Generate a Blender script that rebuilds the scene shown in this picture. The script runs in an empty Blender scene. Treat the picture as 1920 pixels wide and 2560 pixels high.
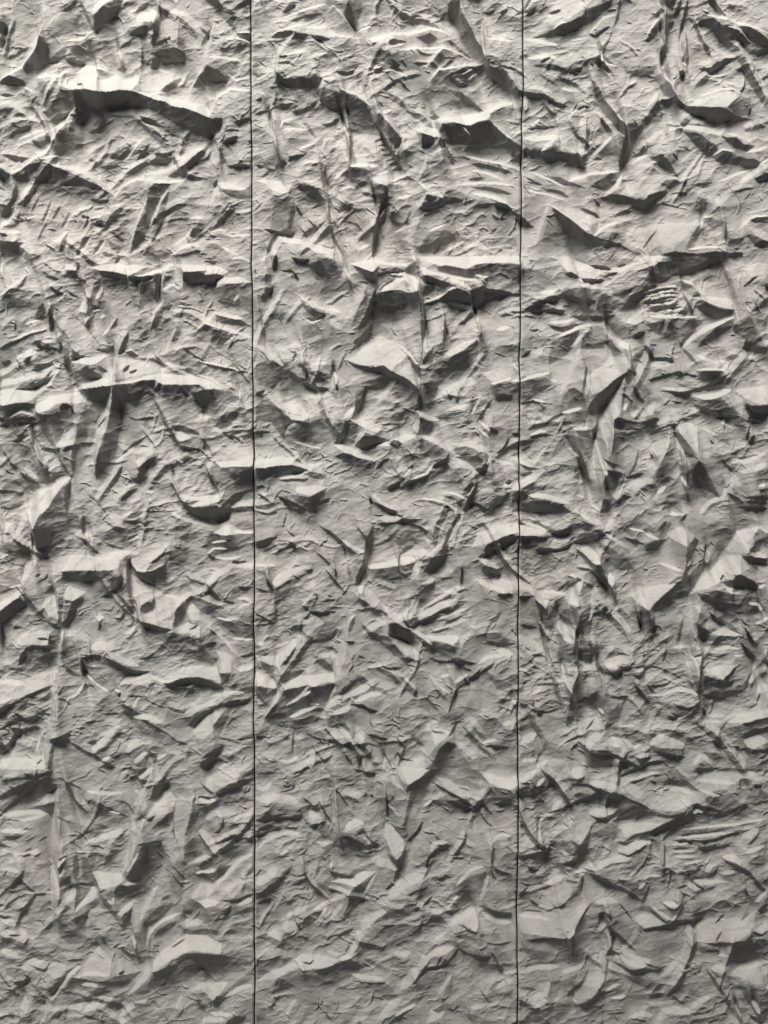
import bpy, math
import numpy as np

# ------------------------------------------------------------------ scene, camera, light
scene = bpy.context.scene
W_PX, H_PX = 1920.0, 2560.0          # size of the photograph, used to read the traced outlines
MPP = 0.0018                          # metres of wall per photograph pixel
DIST = 7.2
TILT = math.radians(3.2)              # camera looks slightly down
CZ = 2.75                             # height of the picture centre on the wall
cam_d = bpy.data.cameras.new("camera")
cam = bpy.data.objects.new("camera", cam_d)
scene.collection.objects.link(cam)
scene.camera = cam
cam_d.sensor_fit = 'VERTICAL'
cam_d.sensor_height = 24.0
cam_d.lens = 24.0 * DIST / (H_PX * MPP)
cam_d.clip_end = 500.0
C0 = np.array([0.0, -DIST * math.cos(TILT), CZ + DIST * math.sin(TILT)])
cam.location = C0
cam.rotation_euler = (math.radians(90) - TILT, 0, 0)

world = bpy.data.worlds.new("World")
scene.world = world
world.use_nodes = True
wn = world.node_tree
bg = wn.nodes["Background"]
sky = wn.nodes.new("ShaderNodeTexSky")
sky.sky_type = 'NISHITA'
sky.sun_disc = False
LA, LG = math.radians(14), math.radians(31)   # light leans this far to the left of straight down, and this far off the wall's face
dirv = (-math.sin(LA) * math.cos(LG), -math.sin(LG), math.cos(LA) * math.cos(LG))
SUN_EL = math.asin(dirv[2]); SUN_AZ = math.atan2(dirv[0], -dirv[1])
sky.sun_elevation = SUN_EL
sky.sun_rotation = math.radians(180) + SUN_AZ
sky.dust_density = 3.0
wn.links.new(sky.outputs[0], bg.inputs[0])
bg.inputs[1].default_value = 0.06
sd = bpy.data.lights.new("sun", 'SUN')
sd.energy = 5.0
sd.angle = math.radians(25)
sd.color = (1.0, 0.974, 0.932)
sun = bpy.data.objects.new("sun", sd)
scene.collection.objects.link(sun)
from mathutils import Vector
sun.rotation_euler = Vector(dirv).to_track_quat('Z', 'Y').to_euler()
sun.location = (0, -3, 9)
scene.view_settings.view_transform = 'Standard'
scene.view_settings.look = 'None'
scene.view_settings.exposure = 0.86
scene.view_settings.gamma = 1.0

def tag(o, label=None, cat=None, group=None, kind=None):
    if label: o["label"] = label
    if cat: o["category"] = cat
    if group: o["group"] = group
    if kind: o["kind"] = kind
    return o

# ------------------------------------------------------------------ relief of the wall
# Traced facets: "@ox oy" starts a patch of wall, then one facet per line: its steepness class
# (1 = steep overhang ... 5 = upright ... 9 = steep ledge face) and its outline; "class/width" is a narrow facet along a line.
FACETS = """
@0 0
1 610 110 640 95 680 40 740 10 800 0 790 30 740 90 700 130 650 180 612 210
8 600 100 610 40 640 0 760 0 700 20 660 70 620 100
2/16 400 72 440 50 490 5
1 0 150 30 145 50 180 30 210 0 210
2 0 240 20 230 30 260 10 300 0 300
7/26 255 130 280 90 275 0
3 240 300 200 350 150 440 170 480 230 450 300 400 420 370 430 290 360 340 320 380 290 300
2 250 240 290 250 310 300 300 360 255 300
3 400 110 500 110 500 160 420 220 340 250 300 240 320 200
9/26 275 150 240 280 200 350 140 430 60 480 0 525
2 0 522 60 490 150 520 160 545 60 545 0 540
3/16 0 105 40 110
2/10 30 380 60 355 100 350 120 325 180 300
3/24 600 205 585 150 530 40 520 0
4 570 270 640 280 700 250 690 300 620 330 540 330
8/20 430 260 520 240 600 190
1 830 228 870 205 940 170 1030 170 1030 185 960 210 900 225
3 930 150 1000 160 990 185 940 175
8 880 150 900 90 990 60 1040 110 1010 155 930 150
2/14 880 80 960 15
3 1030 50 1110 70 1060 140 1040 120
8/18 1120 60 1190 110
2 995 295 1100 245 1110 255 1050 285
1 960 350 1060 320 1130 310 1190 330 1200 350 1130 360 1040 350
1 1030 370 1190 365 1190 385 1050 395
2 985 370 1030 365 1010 420 970 440
8 1010 430 1080 440 1130 470 1110 485 1040 455
3 1160 180 1200 300 1190 340 1150 290
3 1330 0 1400 30 1460 50 1500 85 1540 95 1600 40 1619 70 1560 100 1510 130 1525 200 1480 150 1400 70 1350 20
2 1330 0 1400 0 1450 50 1530 85 1500 100 1430 70
2 1530 210 1619 215 1619 265 1560 245
9/14 1540 208 1640 208
9/18 1510 238 1625 272
3 1420 310 1500 300 1600 290 1580 320 1440 350
2/14 1395 140 1350 200 1300 300
8/22 1390 140 1370 180 1340 350 1320 440 1210 590
3 1350 430 1430 480 1480 520 1340 510 1280 540 1240 560 1290 490
2 1340 440 1430 475 1475 515 1360 480
8/22 1350 380 1450 372 1560 390
4 1460 400 1560 400 1530 470 1470 500 1400 460
9 400 560 430 490 520 400 620 420 740 470 800 520 900 480 900 560 860 600 1000 620 1100 640 1200 650 1300 670 1370 720 1365 775 1280 745 1130 700 1040 670 980 645 900 610 820 597 740 605 640 622 560 605 480 605
6 430 430 520 420 480 500 430 540
6 620 440 760 470 700 500 640 520
3/12 510 560 550 560
8 880 560 1000 500 1090 480 1160 490 1060 590 960 600
3 1030 600 1160 490 1170 500 1140 560 1080 600
9/30 235 505 310 495 390 495
8/22 390 500 400 570
9/24 230 490 260 470 330 490
3 400 595 490 610 510 690 420 740 330 750 290 740 340 680
1/14 330 770 420 740 450 720
2 400 593 480 603 540 600 640 622 740 605 820 597 900 612 980 645 1040 670 1080 672 1130 705 1200 710 1290 745 1370 780 1400 860 1360 900 1260 860 1200 840 1100 780 1000 720 900 690 820 660 740 690 640 710 560 690 500 700 480 640
1 560 620 640 630 740 615 820 605 880 640 800 650 700 680 600 690 550 660
5 640 715 760 680 860 690 860 740 740 740 660 735
3 500 700 560 690 600 720 560 770 500 810 430 860 470 780
2 500 700 550 690 500 780 490 790
9/26 490 700 450 740 420 790 340 830
8/20 340 830 250 890 150 930
9/24 470 785 380 850 340 930 300 990 250 1020 170 1080 80 1130
3 380 870 440 800 500 790 480 870 540 880 520 950 440 1000 350 1000 300 1020 350 940
2/22 490 790 550 740 600 715
2/22 570 850 640 840 690 770
3 680 735 760 745 860 750 920 790 1000 860 1060 920 1140 945 1080 975 1020 920 920 820 840 760 740 755
2 900 755 980 770 1070 830 1000 810 930 785
8/16 920 795 1000 820 1050 870
3/20 1060 840 1200 900 1300 910
2 980 1040 1010 1005 1060 1000 1140 1025 1060 1050
2/12 880 1050 930 990 965 930
3/14 640 1080 700 1080 790 1065
3 700 1020 770 970 860 980 800 1030
8/14 800 1040 880 960 920 910
8/14 560 1000 600 960 650 940
3/18 600 1090 620 1040 560 1030
2 1080 1140 1160 1100 1200 1060 1350 950 1340 980 1240 1080 1200 1130 1120 1150
8/36 990 1120 1150 1080 1230 1020 1340 930
9 880 1150 1000 1160 1100 1170 1210 1150 1190 1175 1070 1197 960 1182
9/22 960 1165 880 1165 800 1200 740 1270
3 1000 1195 1110 1190 1060 1260 1040 1275 950 1270 980 1230
2 960 1280 1050 1280 1020 1330 980 1440 930 1560 840 1650 870 1540 900 1450 950 1380
3 1100 1235 1075 1330 1070 1400 1030 1500 985 1565 975 1520 1010 1420 1050 1310
2 1040 1440 1050 1450 1000 1560 980 1560
8/18 1080 1240 1010 1360 970 1470
8/16 960 1280 900 1430 860 1540 820 1640
8 1410 1180 1480 1185 1590 1220 1560 1235 1430 1225
8/18 1410 1190 1390 1260 1370 1330
2/16 1380 1200 1410 1160
3 1420 1235 1560 1240 1620 1200 1619 1300 1500 1280
1/12 1470 1073 1625 1075
2/18 1510 800 1625 768
1/16 1440 930 1540 885
9/20 1370 740 1400 640 1480 575 1625 590
8/12 1480 480 1520 520 1620 500
8/14 1360 910 1420 870 1450 820
2 1370 780 1440 770 1440 820 1400 860
7/50 1380 920 1400 1080
3 1420 930 1460 1050 1430 1060
2 290 1060 420 1110 500 1140 600 1190 720 1240 740 1265 640 1235 520 1200 380 1200 250 1180 180 1170 90 1160 90 1140 180 1080
3 180 1180 300 1200 440 1220 560 1230 640 1260 420 1250 250 1230
7 0 1010 110 1100 180 1060 230 1010 200 1000 100 980 0 940
2 0 1000 60 1000 200 1030 130 1045 60 1020
9/26 0 1060 80 1120 150 1095
9/30 350 1080 450 1090 540 1115 620 1160 700 1230 740 1265
8/14 270 1045 360 1020 470 1015
2 0 1100 80 1140 20 1165 0 1160
1/22 110 1200 90 1290 0 1400
8 0 1440 80 1380 110 1300 90 1400 30 1470 0 1490
3/20 20 1470 100 1450 130 1360
9/26 0 1500 130 1505
2 0 1560 160 1575 120 1600 0 1600
3 0 1615 100 1625 100 1659 0 1659
7/40 140 1430 190 1550 260 1659
2/14 0 1520 60 1530
3/12 330 1290 270 1440
7/10 345 1300 290 1430
3/12 400 1310 330 1430
3/12 450 1370 390 1480
7/10 470 1390 410 1480
3/10 250 1280 200 1370
3/12 300 1440 240 1560
8/20 500 1360 560 1350
2/14 530 1400 580 1410
3/14 570 1530 490 1659
8/12 590 1540 520 1659
3/14 660 1550 600 1659
8/12 680 1560 630 1640
8 340 1560 440 1500 400 1570 360 1570
3 400 1570 440 1500 430 1590 380 1640
2/14 580 1290 660 1310 710 1300
2/14 620 1430 700 1480
3 700 1560 780 1600 760 1640 720 1620
3/20 720 1500 800 1560
9/16 1110 1649 1180 1610 1250 1580 1300 1600
8/14 1120 1590 1210 1530 1250 1470
9/18 1250 1412 1310 1420
8/14 1370 1500 1440 1480 1480 1530 1619 1520
3 1250 1480 1320 1490 1280 1540 1230 1530
3 930 1640 960 1620 1010 1659 930 1659
8/18 1440 1600 1540 1655
2/20 60 880 130 840 200 815
2/22 210 920 270 940 330 890
8/22 120 900 220 860 300 830
8/24 0 690 50 655 110 690 180 760 260 790
3 0 720 100 700 60 750 0 755
2/14 0 612 90 615
4 180 680 240 640 260 680 200 700
3/24 90 760 140 740 180 770
8/14 150 560 220 600
3 750 440 800 430 820 445 790 460
8/14 760 300 790 400
3/14 920 310 920 420
3 420 300 500 280 560 320 480 340
1/14 420 380 470 385 540 395
2/12 300 395 380 380
8/24 240 480 320 420 400 400
@0 640
4 190 0 240 40 290 150 300 260 290 350 270 340 275 250 240 120 200 60
9/20 0 260 60 220 130 160 190 118
8 0 30 40 80 80 170 40 150 0 110
3/16 180 120 140 200 60 240 10 300
3 0 290 100 270 190 300 260 270 280 340 250 360 180 330 60 340 0 350
2 220 390 250 330 290 300 300 370 260 390
2 325 350 350 320 350 370 340 460 318 490 318 420
3/26 345 400 380 470 430 510
7/30 300 30 380 60 420 120
2/14 330 200 370 235 410 240
3/10 280 100 330 130 380 150
2/14 300 130 380 155
3 410 130 450 90 500 100 490 130 450 150
8 420 50 500 70 500 95 420 90
3/18 490 30 510 60 500 110
2/12 440 230 500 265
2/14 500 140 560 165
9 590 75 700 55 900 60 950 75 900 110 830 150 780 110 640 95
9 850 150 930 125 1040 80 1120 50 1130 60 1050 100 960 140 880 150
8 1130 50 1220 60 1400 60 1480 100 1440 125 1340 100 1240 105 1190 100
9/18 1040 85 1120 50
2 640 100 740 105 830 130 830 160 740 140 660 130
2/20 850 150 920 152 1000 130
1 1190 110 1340 100 1320 150 1240 160 1190 160
1 1330 130 1380 120 1450 130 1440 150 1390 180 1330 170 1200 175 1210 165 1320 150
3 1040 140 1070 130 1120 130 1070 170 1030 220
8/20 1060 110 1045 180 1030 260
2 1000 130 1045 110 1030 250 1010 300 990 260 1010 200
3 920 170 1000 160 990 300 960 300 890 370 900 300 930 230
2/16 930 180 910 250
3/14 600 190 640 160
3 640 150 820 160 830 180 700 200 630 180
4/80 660 180 600 300 560 400
7 1130 60 1190 90 1190 200 1170 220 1130 160
2/12 1140 180 1180 230
8/16 1050 230 1120 180 1180 225
4 1070 240 1180 230 1170 280 1050 330
3 1040 330 1120 310 1100 350 1040 350
2/24 1050 370 1020 400 1000 450
3 1000 370 1060 340 1050 380 990 460 960 520 980 440
8/20 1060 280 1000 360 980 440
3/14 1190 340 1170 400
8/22 1140 470 1100 540 1080 620
3 1150 460 1180 480 1150 550 1110 560 1130 500
3/30 900 540 960 480
9/16 800 480 740 570 
7 830 490 800 480 740 560 720 640 740 660 780 600
2/20 830 500 780 610 760 640
2 650 600 700 600 730 570 710 610 680 615 650 612
4 480 400 560 460 620 540 660 590 600 560 520 450
7 380 420 480 400 560 470 640 580 620 620 520 630 440 510
8 540 270 590 250 560 370 500 350
3 560 260 600 280 590 360 570 370
8 545 405 590 380 560 430 545 430
3/16 600 380 550 470
8/16 670 380 640 400
9/10 640 340 600 355
2/14 590 320 640 335
3 660 510 740 420 760 400 750 450 690 480
8/16 660 520 740 410
2/10 740 50 765 0
8/30 620 280 660 200
4 1400 160 1440 150 1480 170 1619 180 1619 290 1540 260 1480 300 1400 270 1385 220
8 1400 155 1440 140 1560 140 1625 170 1560 180 1480 180 1420 190 1395 220
4 1480 300 1560 240 1630 300 1630 380 1560 330
3 1400 280 1480 300 1560 320 1500 320 1420 300
8/14 1520 290 1550 250
8/14 1500 20 1560 10 1640 45
2/10 1320 35 1400 30
2/8 1280 300 1325 285
8/14 1340 420 1390 370 1440 372 
9/22 1400 372 1490 395 1570 408
3 1400 380 1500 405 1560 415 1640 460 1560 450 1400 430
3 1240 480 1320 430 1400 450 1300 490
8/22 1330 435 1440 465 1550 500 1640 535
8/14 1330 430 1280 470 
3 1370 490 1440 480 1420 530 1370 570
3 1430 500 1540 510 1440 570 1400 580
8/14 1445 570 1540 515
9/14 1240 630 1330 680 
9/16 1290 680 1420 710 1555 745
2/12 1300 690 1440 725 1540 742
3/14 1180 590 1250 640 1330 680
3/10 1540 700 1600 740
8/12 1160 710 1280 760 1400 810 1450 860
3/16 1180 720 1300 790 1400 850
4 1180 640 1300 690 1340 780 1260 760 1160 700
8/14 1460 820 1530 850 1560 900 1550 960
3/14 1520 700 1630 840
2 470 600 520 640 585 657 530 655 465 665
1/14 465 662 520 655 585 657
9/16 460 690 520 665 580 660
3/14 380 560 430 640 440 740
2/16 385 550 400 580 370 620
3 400 590 440 600 440 700 460 740 450 800 410 700
2/10 620 605 700 615
2 470 745 560 745 600 740 660 770 670 800 610 795 540 765
3 460 780 560 770 640 800 580 830 500 830 460 840
9 620 800 680 790 740 780 760 820 860 810 980 770 1040 760 1140 770 1240 775 1340 800 1450 865 1360 860 1300 830 1240 828 1150 835 1060 830 1010 800 940 800 860 822 740 837 640 850 560 860 500 870 460 870 530 835
9/36 740 640 742 700 748 770 750 830
8 760 650 860 680 1000 700 1060 720 1130 700 1160 740 1060 750 960 760 830 790 770 800 760 720
7 660 670 730 640 735 780 690 800 650 720
2/14 800 750 840 710
2/12 840 760 890 740
2/14 640 720 700 750
8/14 780 640 840 600 890 640
3 800 620 850 610 900 650 860 660
9 580 660 720 635 680 650 640 700 600 710 470 690 540 670
3/18 1000 640 1060 710
2 500 870 560 865 640 855 745 840 735 900 700 920 640 930 600 940 560 920
1 560 925 640 860 745 842 730 880 640 925 600 940
2 745 842 860 828 940 805 1010 800 1010 880 920 890 880 980 820 930 790 1000 760 1060 715 1060 720 960 745 900
1 745 845 800 845 780 900 760 1000 718 1050 722 960
1/18 1005 870 1040 830 1055 830
3 1055 830 1160 835 1300 835 1290 870 1250 900 1200 860 1150 900 1060 920 1050 880
2/18 1180 840 1220 910 1280 960
1 1310 870 1400 860 1340 950 1310 1020 1300 960 1240 890
3 1400 865 1500 880 1560 930 1480 960 1440 1040 1340 1020 1370 940
4 1080 930 1230 900 1290 980 1240 1040 1130 1060 1060 980
8 700 930 740 850 735 920 712 980 710 1050 690 1140 660 1180 640 1300 610 1420 610 1200 640 1050 680 970
7/40 720 900 700 1000
3 560 960 640 960 680 960 640 1040 560 1100 620 1120 560 1300 500 1400 460 1440 470 1340 490 1200 500 1100 540 1000
2 500 1130 560 1110 560 1180 500 1250 480 1400 465 1380 470 1250 490 1180
2 715 1065 790 1010 790 1080 760 1150 760 1200 740 1300 680 1380 620 1440 620 1340 650 1260 690 1150
1 620 1370 650 1270 720 1240 700 1340 650 1390 620 1430
9 0 870 100 860 200 870 300 820 370 730 380 740 330 830 240 900 230 930 130 955 40 970 0 955
8 0 800 100 790 180 760 260 730 350 700 300 760 200 800 100 830 0 850
2/14 100 860 200 855 280 800 330 740
3 200 740 240 700 340 695 300 720 240 745
3 100 670 170 700 220 650 180 640 150 680 120 730
8 120 640 200 600 240 630 170 660 100 665
2/16 0 690 60 680
2/20 0 600 80 560 180 510 300 480
8/16 300 470 180 500 80 550
4 80 300 150 330 140 360
3/16 210 420 280 390
8/16 160 440 260 410
2/16 230 545 270 595 320 570
8/18 270 550 340 555
2/12 280 590 360 600 380 610
2 0 960 40 970 130 950 240 960 240 990 160 980 60 1000 0 1000
3 0 1010 100 990 220 990 240 1030 160 1045 60 1060 0 1030
2 0 1040 60 1060 160 1040 240 1045 240 1060 140 1060 60 1080 0 1070
2 0 1100 60 1065 160 1065 250 1095 180 1085 100 1075 40 1100
8/18 60 1050 140 1005 220 1030
9 240 960 330 910 440 890 500 880 560 950 500 960 440 950 380 960 330 1000 270 1020 235 990
3 240 1000 280 1030 350 1025 390 1000 400 1100 420 1150 340 1200 290 1110 250 1050
3/40 250 1050 320 1170 380 1260 440 1380
2/18 380 1300 430 1390 460 1430
3 400 960 470 970 480 1100 430 1140 400 1060
2/14 410 955 470 975 480 1020
8 370 1230 420 1130 400 1230 
7/40 400 1270 430 1180 490 1110
3/24 190 1170 240 1290 310 1400 350 1410
8/22 220 1190 250 1290 320 1360
2/12 50 1200 120 1195 190 1165
8/16 140 1190 200 1170
3 90 1150 200 1160 130 1190
2/18 120 1400 180 1450 240 1470
8/20 150 1370 200 1420 240 1445
3/16 20 1260 80 1350
2/18 60 1340 100 1370
8/16 310 1390 360 1360
2/14 320 1460 350 1420 430 1420
3/18 330 1420 380 1400 440 1400
9 440 1430 455 1440 400 1500 350 1580 310 1659 170 1659 200 1590 240 1530 330 1490
7/20 330 1500 260 1590 190 1659
3 300 1659 350 1590 410 1500 460 1450 440 1540 430 1659
2 430 1500 465 1430 450 1540 435 1659 425 1620
3/24 0 1460 90 1460 140 1500
2/14 0 1520 70 1525 140 1540
2/12 0 1630 60 1635 130 1610
3 200 1250 220 1300 280 1390 330 1430 300 1480 250 1480
4 800 1060 900 1050 960 1100 900 1180 830 1170 780 1110
3/24 990 920 1060 1040 1100 1130 1160 1240
2/18 1050 1060 1090 1120 1170 1245
2/12 830 1040 880 1060 940 1050 1000 1050
8 880 1330 940 1290 980 1200 1030 1280 960 1300 900 1370
3/14 920 1130 980 1200 1030 1285
8/12 920 1100 990 1200
1 880 1470 900 1370 960 1320 1035 1290 1010 1320 950 1370 930 1420
3 830 1390 900 1360 880 1470 850 1450
8/16 740 1340 800 1290 860 1260
2/14 780 1290 860 1220 930 1180
2 1100 1090 1180 1095 1290 1135 1290 1165 1200 1140 1120 1120
1 1160 1225 1230 1235 1310 1255 1320 1220 1330 1240 1300 1255 1170 1245
8 1130 1130 1200 1150 1240 1180 1180 1200 1150 1190
4 1180 1200 1240 1180 1320 1210 1300 1240 1180 1220
2/18 1100 1110 1130 1180 1170 1240
3 1280 1040 1320 1030 1400 1060 1360 1060
8 1280 1025 1330 1020 1370 1050 1300 1055
4 1300 1080 1360 1060 1370 1130 1320 1150
2 1390 1090 1440 1040 1500 1010 1560 980 1570 980 1520 1060 1440 1100
3 1380 1100 1500 1060 1500 1100 1440 1120
3/20 1310 1180 1360 1260 1380 1300
2/12 1300 1260 1350 1310
8/24 1380 1110 1440 1150
9 1400 1340 1500 1330 1640 1310 1640 1360 1560 1360 1440 1370
7 1400 1240 1640 1240 1640 1310 1400 1340
3 1430 1375 1560 1360 1640 1362 1640 1500 1560 1520 1480 1580 1440 1610 1400 1620 1450 1540 1470 1480 1420 1500
2 1500 1400 1640 1380 1640 1440 1530 1480
1 1640 1510 1560 1560 1500 1620 1470 1659 1400 1659 1450 1600 1520 1540
3/24 1350 1400 1400 1480 1460 1430
1/12 1345 1400 1380 1470 1410 1520
8/20 1340 1380 1380 1320 1410 1320
9/24 1165 1550 1240 1570 1330 1570 1380 1560
9 1240 1620 1310 1580 1400 1550 1455 1525 1420 1590 1360 1610 1280 1620
1 1165 1570 1200 1590 1240 1620 1300 1630 1400 1615 1440 1640 1400 1659 1250 1659 1180 1600
8/14 1120 1420 1160 1560
3/20 1110 1470 1170 1580
8/20 1120 1600 1180 1659
3/20 560 1540 640 1600 680 1659
2/18 780 1590 840 1530 890 1510
8/16 760 1570 820 1500 870 1480
2/10 620 1120 660 1070 700 1040
3/16 1180 1350 1200 1300
2/10 980 1470 1040 1475
8/14 940 1530 1000 1530
@0 1280
9 160 0 280 0 260 60 240 100 210 60 190 50 160 60 180 20
8/36 160 10 140 80 100 170
8/14 150 0 110 130
7 190 60 240 110 225 320 205 310 180 220
3/12 215 100 205 260
2 275 20 300 0 540 0 500 40 460 60 420 90 360 140 340 200 300 230 270 230 240 240 240 120 
1 240 180 300 170 340 150 320 210 270 225 240 240
3 360 80 430 60 500 80 540 60 500 130 440 160 400 200 340 230 330 190
2/16 540 20 530 90 540 150
2/14 520 165 580 220 650 275
8/20 540 140 590 160 600 220
3/20 680 60 740 100 790 115
7/40 700 0 760 50 790 100
3 790 50 860 10 900 0 940 0 880 40 800 60
8/20 780 40 860 0
8/20 830 185 900 158
2/14 820 180 880 150
3/16 680 200 720 220 800 240
8 100 90 60 130 0 130 0 60 60 70
8 0 150 60 140 100 160 90 195 0 190
4 0 210 120 210 170 240 190 320 140 300 60 280 0 260
2/14 0 310 60 260 100 250
8/18 0 300 60 270
3/14 70 335 140 345 175 370
4 0 400 60 420 140 440 140 460 60 470 0 460
3 0 520 60 490 130 480 60 510 0 540
8/12 60 490 150 470
9 0 640 60 600 130 550 150 500 130 500 60 560 0 590
1 140 550 160 580 180 600 100 640 60 680 20 720 0 720 0 660 60 610
2/20 0 660 60 610 140 555
8/20 170 340 160 400 150 450 170 480
9 180 340 240 330 190 400 170 460 150 440 155 380
8/40 240 320 180 340 160 420
3 150 490 200 560 240 620 300 680 400 750 380 760 300 700 220 650 160 580
3/14 100 480 160 540 240 630
8 440 290 500 280 640 290 700 280 740 260 840 265 800 300 780 340 780 360 720 370 600 375 480 370 440 380 400 380 430 340
7 240 330 320 300 440 285 420 350 400 390 330 420 300 480 260 530 200 540 170 490 160 450 200 400
9/16 710 268 780 262 840 266
2 410 385 480 378 600 378 740 370 760 400 700 420 620 440 540 450 460 440 400 430 
3 400 430 460 445 400 470 340 520 280 540 330 470
1 740 500 780 420 800 390 790 450 760 500 700 540 650 560 700 520
3 640 500 720 470 740 380 790 400 760 480 700 530 640 520
3/14 240 460 300 430 310 400
2/12 230 420 260 400
8 290 560 360 540 380 620 390 700 320 660 280 600 
3 380 540 420 540 410 640 400 720 385 700
2 430 560 520 530 550 560 500 620 460 640 470 580 430 590
1 400 720 440 680 460 600 500 620 480 680 440 740 410 750
3 420 600 470 600 440 680 410 700
8 440 480 500 500 560 520 480 570 430 560 420 520
2 780 340 810 310 850 300 840 350 810 380 780 370
4 780 310 820 300 820 380 780 370
8/16 820 340 830 440 850 520
9/10 830 450 850 500
8 840 400 900 440 1000 490 1060 540 1200 580 1150 620 1140 750 1060 740 980 740 900 680 860 620 900 600 850 520
3 860 350 920 390 1000 360 1080 330 1070 460 1000 460 920 440
2/16 850 350 900 420 1000 470
8/20 850 310 900 380 980 370 1070 330
7 900 240 1000 200 1070 200 1070 320 980 370 900 370 860 330
3/18 820 340 860 600 900 680
2/30 760 540 820 600 860 660
3/18 860 700 920 720 1000 750 1120 760
2 880 690 960 710 1120 755 1000 750 900 720
3/18 990 640 1000 560
3/60 920 640 1000 590
3 1150 620 1220 590 1210 640 1160 740 1130 740
9/14 1060 540 1140 555 1205 580
8 1210 620 1240 600 1300 700 1230 700
8 1140 750 1220 710 1300 740 1300 810 1220 780 1160 780
2/10 1230 760 1290 730
7 1340 700 1430 760 1440 800 1380 780
3/14 1360 760 1420 800
8/14 1240 600 1300 680 1380 760 1460 840 1540 930
3 1240 580 1360 620 1460 680 1560 760 1640 740 1640 830 1540 820 1400 700 1300 650
2/10 1560 940 1640 920
8/12 1500 820 1640 830
8/12 1400 690 1500 700
8/14 1540 640 1560 610 1640 590
4 1130 50 1250 60 1220 160 1220 300 1180 370 1140 340 1100 300 1100 200
3 1150 60 1250 50 1240 120 1200 180 1130 170
3 1100 240 1200 200 1220 300 1160 360 1130 340 1100 300
8 1100 180 1090 230 1060 280 980 330 960 280 1040 240
2/12 980 330 1050 280 1090 220
8 1120 0 1160 20 1260 50 1380 80 1460 60 1500 50 1440 90 1380 100 1250 70 1140 30
2 1220 0 1460 0 1450 20 1380 40 1300 30
3 1480 70 1560 50 1640 60 1640 110 1560 120
3 1380 120 1460 140 1640 140 1640 180 1560 240 1400 280 1340 270 1320 200
2/14 1340 270 1390 300 
9 1380 130 1480 80 1520 120 1640 130 1640 140 1540 140 1440 150
9/10 1340 270 1390 235 1470 240
9/10 1370 200 1470 185
8/16 1400 300 1500 300 1560 290
2/14 1500 320 1560 325 1600 320
8 1330 460 1400 380 1470 340 1640 330 1640 360 1500 360 1420 420 1380 460
2/26 1340 465 1380 520 1430 580
2/14 1440 580 1520 585
2/10 1540 485 1640 485
8/12 1540 560 1620 565
3/14 1580 730 1640 735
9 620 680 670 680 650 710 630 700
3 660 690 650 760 630 780 640 720
3/12 640 640 720 640 740 600
2/12 730 690 780 700 800 650
3/16 830 640 860 700 850 740 820 750
3 880 740 880 790 830 800 800 800
8 830 770 870 740 880 750 850 790 800 800
9/18 110 860 160 800 240 785
8 140 820 200 780 330 770 320 820 320 860 280 860 220 850 130 860
1 110 1020 130 930 180 870 220 860 320 870 380 885 300 885 220 880 180 920 140 960
2/14 240 820 320 825
2/12 330 780 320 860
3 330 770 400 760 390 880 330 870
8/26 410 770 400 840 390 900
3 420 830 530 830 520 940 500 960 440 940 400 900
1/10 0 690 5 860
4 180 900 380 890 360 1000 260 1080 120 1060 130 980
8/50 360 1010 260 1080 160 1100
8 0 1100 80 1100 160 1120 300 1080 360 1000 380 920 370 1000 360 1060 340 1110 260 1150 160 1190 60 1220 0 1240
2/22 340 1125 260 1155 180 1190 140 1200
9/24 0 1100 80 1100 160 1120
1 0 1310 60 1260 160 1210 160 1200 60 1240 0 1270
2/16 100 1290 170 1350 
2/14 170 1355 240 1310 320 1270
3/12 100 1290 160 1240 240 1250
1 30 1540 50 1500 100 1420 130 1380 120 1440 70 1500 20 1560 0 1580 0 1560
2/12 0 1410 80 1360
2/30 0 1500 20 1490
8/40 340 1130 350 1250 340 1360 310 1480 300 1580 300 1659
3/14 380 1200 430 1220 450 1250
8/14 380 930 370 1100 380 1240 375 1400
3 390 940 440 930 520 960 525 1040 450 1000
2 530 970 600 930 680 940 760 970 860 1030 1000 1040 880 1050 800 1080 760 1140 700 1180 620 1120 540 1050
4 540 1000 620 960 800 1030 790 1080 740 1150 700 1160 600 1090
1 660 925 740 955 820 1000 880 1025 980 1040 880 1045 800 1010
1/12 525 950 530 1060
1/16 530 955 590 930 660 925
8/50 590 880 660 860 740 880
8/30 700 900 800 960 900 1000
8/14 540 1050 620 1120 740 1190 
1/10 765 1190 780 1160
9/14 740 1150 780 1160
2 760 1210 860 1290 960 1350 1060 1420 1160 1490 1120 1500 1000 1460 900 1420 830 1340
1/22 780 1230 880 1300 1000 1390 1140 1480
2/14 1140 1490 1220 1510
3/80 860 1350 1000 1440 1130 1510
1/20 900 955 960 945 1040 900 1080 840 1130 790
3 960 960 1010 900 1130 770 1110 830 1060 900 1000 950
9/16 960 1060 1060 1100 1160 1075
8 740 1150 830 1060 980 1050 980 1100 1060 1110 1000 1100 900 1120 800 1110
8 1060 1080 1180 1010 1300 1000 1410 1020 1410 1090 1280 1060 1180 1070
2 1060 1110 1160 1080 1260 1080 1420 1110 1450 1140 1340 1120 1240 1110 1120 1130
1/16 1080 1120 1180 1080 1280 1075 1380 1100 1450 1140
3/20 960 1130 1000 1110 
8 1400 1020 1410 960 1440 980 1430 1060 1420 1100
8 1400 900 1500 920 1500 1050 1480 1100 1420 1110 1440 1000
3 1420 1040 1500 1030 1480 1100 1440 1120
3 1480 1110 1640 1100 1640 1200 1500 1200
9/20 1540 1020 1640 1010
3 1130 780 1240 800 1300 860 1400 960 1380 1000 1260 960 1140 920 1080 900
2 1280 860 1340 850 1400 850 1300 890
1/10 1340 850 1400 850
3 1190 870 1330 900 1410 960 1380 1000 1300 960
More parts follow.
